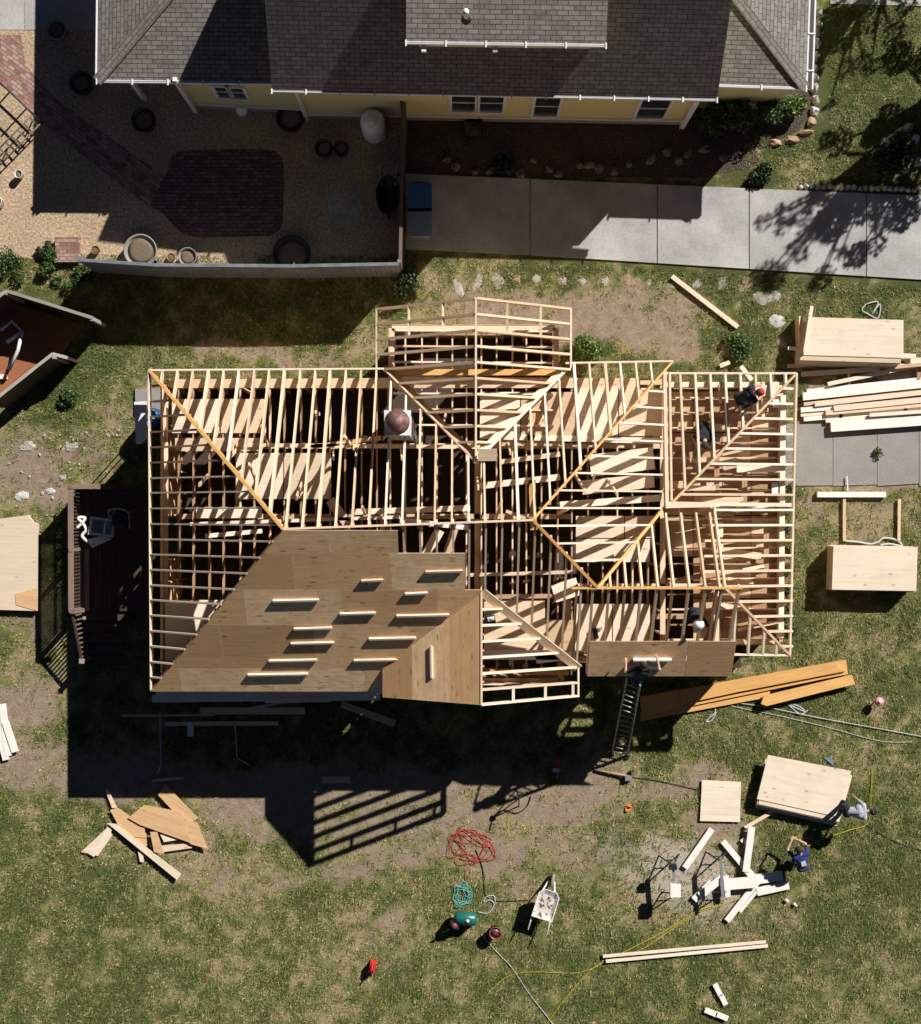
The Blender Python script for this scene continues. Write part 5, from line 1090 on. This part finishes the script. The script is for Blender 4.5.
    if hat in('hair','greycap','redcap'):
        lathe('hair',[(.094,-.05),(.1,.0),(.102,.05),(.08,.10),(.04,.13),(.001,.14)] if hat=='hair' else [(.092,-.05),(.1,0),(.098,.03)],'hair',t,W=Wh@Matrix.Translation((-.02,0,0)),sides=18)
    for s in (1,-1):
        lathe('eye',[(.001,-.008),(.009,0),(.001,.008)],'hair',t,W=Wh@Matrix.Translation((.088,s*.034,.012)),sides=8)
    box('mouth',V((0,0,0)),.01,.04,.006,'dred',t); t.children[-1].matrix_basis=WM[t].inverted()@Wh@Matrix.Translation((.093,0,-.065))
    if patch:
        bk=-fw; W_=Matrix((T,left,T.cross(left))).transposed().to_4x4(); W_.translation=pel+T*.3
        nb_=T.cross(left); sgn=1 if nb_.dot(bk)>0 else -1; W_.translation=pel+T*.28+nb_*sgn*.152
        mob('shirt_patch',bv(-.09,.09,-.07,.07,-.004,.004),BF,'whitepaint',t,W_)
    return t
# roof worker on the porch framing
c=P(742,396,3.3); zf=2.95
person('worker in navy jacket and red cap crouching on the porch rafters',(c.x-.12,c.y-.1,zf+.55),(1,.35),(.55,.18,.75),[(c.x+.1,c.y+.15,zf),(c.x+.05,c.y-.32,zf)],[(c.x+.55,c.y+.3,zf+.35),(c.x+.55,c.y-.0,zf+.3)],look=(.8,.2,.6),shirt='darkcloth',pants='darkcloth',hat='redcap')
c=P(704,430,2.9); person('worker in dark clothes crouching under the porch rafters near the valley',(c.x,c.y+.1,2.98),(-.2,-1),(-.1,-.7,.6),[(c.x+.15,c.y+.1,2.64),(c.x-.15,c.y+.1,2.64)],[(c.x+.2,c.y-.4,2.9),(c.x-.2,c.y-.4,2.9)],shirt='darkcloth',pants='darkcloth',hat='hair')
c=P(697,621,4.3); person('worker in a white hard hat standing between the south rafters',(c.x+.05,c.y+.2,3.78),(-.1,-1),(-.05,-.42,.9),[(c.x+.15,c.y+.15,3.2),(c.x-.1,c.y+.25,3.2)],[(c.x+.28,c.y-.45,4.0),(c.x-.28,c.y-.45,4.0)],look=(-.05,-.25,1),shirt='darkcloth',pants='darkcloth',hat='helmet')
c=P(643,673,4.2); person('worker in dark clothes at the ladder top leaning over the roof edge',(c.x,c.y-.12,3.85),(-.05,1),(-.03,.5,.85),[(c.x-.12,c.y-.40,3.0),(c.x+.05,c.y-.42,3.15)],[(c.x-.42,c.y+.25,4.0),(c.x+.38,c.y+.35,4.1)],shirt='darkcloth',pants='navy',hat='hair')
c=P(803,862,.6); person('worker in blue shirt with white back patch bending beside the boards',(c.x,c.y-.15,.62),(-.35,1),(-.25,.80,.42),[(c.x+.12,c.y-.2,0),(c.x-.18,c.y-.3,0)],[(c.x-.35,c.y+.62,.65),(c.x-.18,c.y+.65,.6)],look=(-.4,.8,.3),shirt='navy',pants='jeans',hat='hair',patch=True)
c=P(845,811,.9); person('man in grey shirt bent over at the corner of tilted plywood stack',(c.x+.05,c.y,.92),(1,.1),(.93,.05,.3),[(c.x+.0,c.y+.17,0),(c.x-.05,c.y-.15,0)],[(c.x+.35,c.y+.35,.45),(c.x+.25,c.y-.2,.5)],look=(1,.05,.1),shirt='greycloth',pants='darkcloth',hat='greycap')
# tool bag and nail box inside the framing
t=thing('tool_bag','blue and white tool bag under the south gable rafters','bag',P(489,620,3.2)); box('bag_body',P(489,620,3.2),.34,.22,.18,'darkcloth',t,.2); box('bag_pocket',P(491,619,3.38),.18,.12,.03,'whitepaint',t,.2); tube('bag_handle',[P(485,620,3.38),P(489,619,3.5),P(493,620,3.38)],.015,'black',t)
t=thing('nail_gun','black nail gun lying on the attic floor left of the roof board','nail gun',P(595,633,3.23)); box('gun_body',P(595,633,3.23),.12,.3,.12,'black',t,.3); box('gun_handle',P(598,629,3.24),.22,.06,.06,'grey',t,.3); tube('air_line',[P(595,640,3.3),P(592,644,3.25),P(590,650,3.23)],.012,'black',t)
# ------------------------------------------------------------------ small litter on grass (countless)
vs=[];fs=[]
R=random.Random(12)
for i in range(800):
    x_=R.uniform(0,921); y_=R.uniform(285,1020)
    if i>420: cx_,cy_,w_s=R.choice([(700,870,30),(725,890,30),(150,845,35),(850,520,40),(900,350,50),(60,470,40)]); x_=R.gauss(cx_,w_s); y_=R.gauss(cy_,w_s*.7)
    if 60<x_<800 and 370<y_<770: continue
    c=P(x_,y_,.012); a=R.uniform(0,6.3); l_=R.uniform(.008,.032)*(1+1.2*(R.random()<.1)); w_=R.uniform(.006,.018); d_=V((math.cos(a),math.sin(a),R.uniform(-.1,.1)))*l_; e=V((-math.sin(a),math.cos(a),0))*w_; k=len(vs)
    vs+=[c-d_-e,c+d_-e,c+d_+e+V((0,0,.01)),c-d_+e]; fs.append((k,k+1,k+2,k+3))
o=mob('wood_chips',vs,fs,'stone'); tag(o,'tiny pale wood chips and litter scattered over the grass','litter',kind='stuff')
# ------------------------------------------------------------------ LIGHT, SKY, CAMERA
w=bpy.data.worlds.new('World'); S.world=w; w.use_nodes=True; n=w.node_tree.nodes; l=w.node_tree.links
sky=n.new('ShaderNodeTexSky'); sky.sky_type='NISHITA'; sky.sun_disc=False; sky.air_density=.2; sky.dust_density=.05; sky.altitude=1500
d=V((-SX,-SY,-1)).normalized(); sky.sun_elevation=math.asin(-d.z); sky.sun_rotation=math.atan2(SX,SY)
l.new(sky.outputs[0],n['Background'].inputs[0]); n['Background'].inputs[1].default_value=.05
sl=bpy.data.lights.new('sun','SUN'); sl.energy=5.0; sl.angle=math.radians(.5); sl.color=(1,.955,.90); so=bpy.data.objects.new('sun',sl); COL.objects.link(so); so.rotation_euler=d.to_track_quat('-Z','Y').to_euler(); so.location=(20,21,30)
cam=bpy.data.cameras.new('camera'); cam.sensor_fit='VERTICAL'; cam.sensor_height=36; cam.lens=F/1024*36; cam.clip_start=.5; cam.clip_end=1500; co=bpy.data.objects.new('camera',cam); COL.objects.link(co); co.location=(0,0,H); co.rotation_euler=(0,0,0); S.camera=co
S.view_settings.view_transform='Standard'; S.view_settings.look='None'; S.view_settings.gamma=1; S.view_settings.exposure=.45
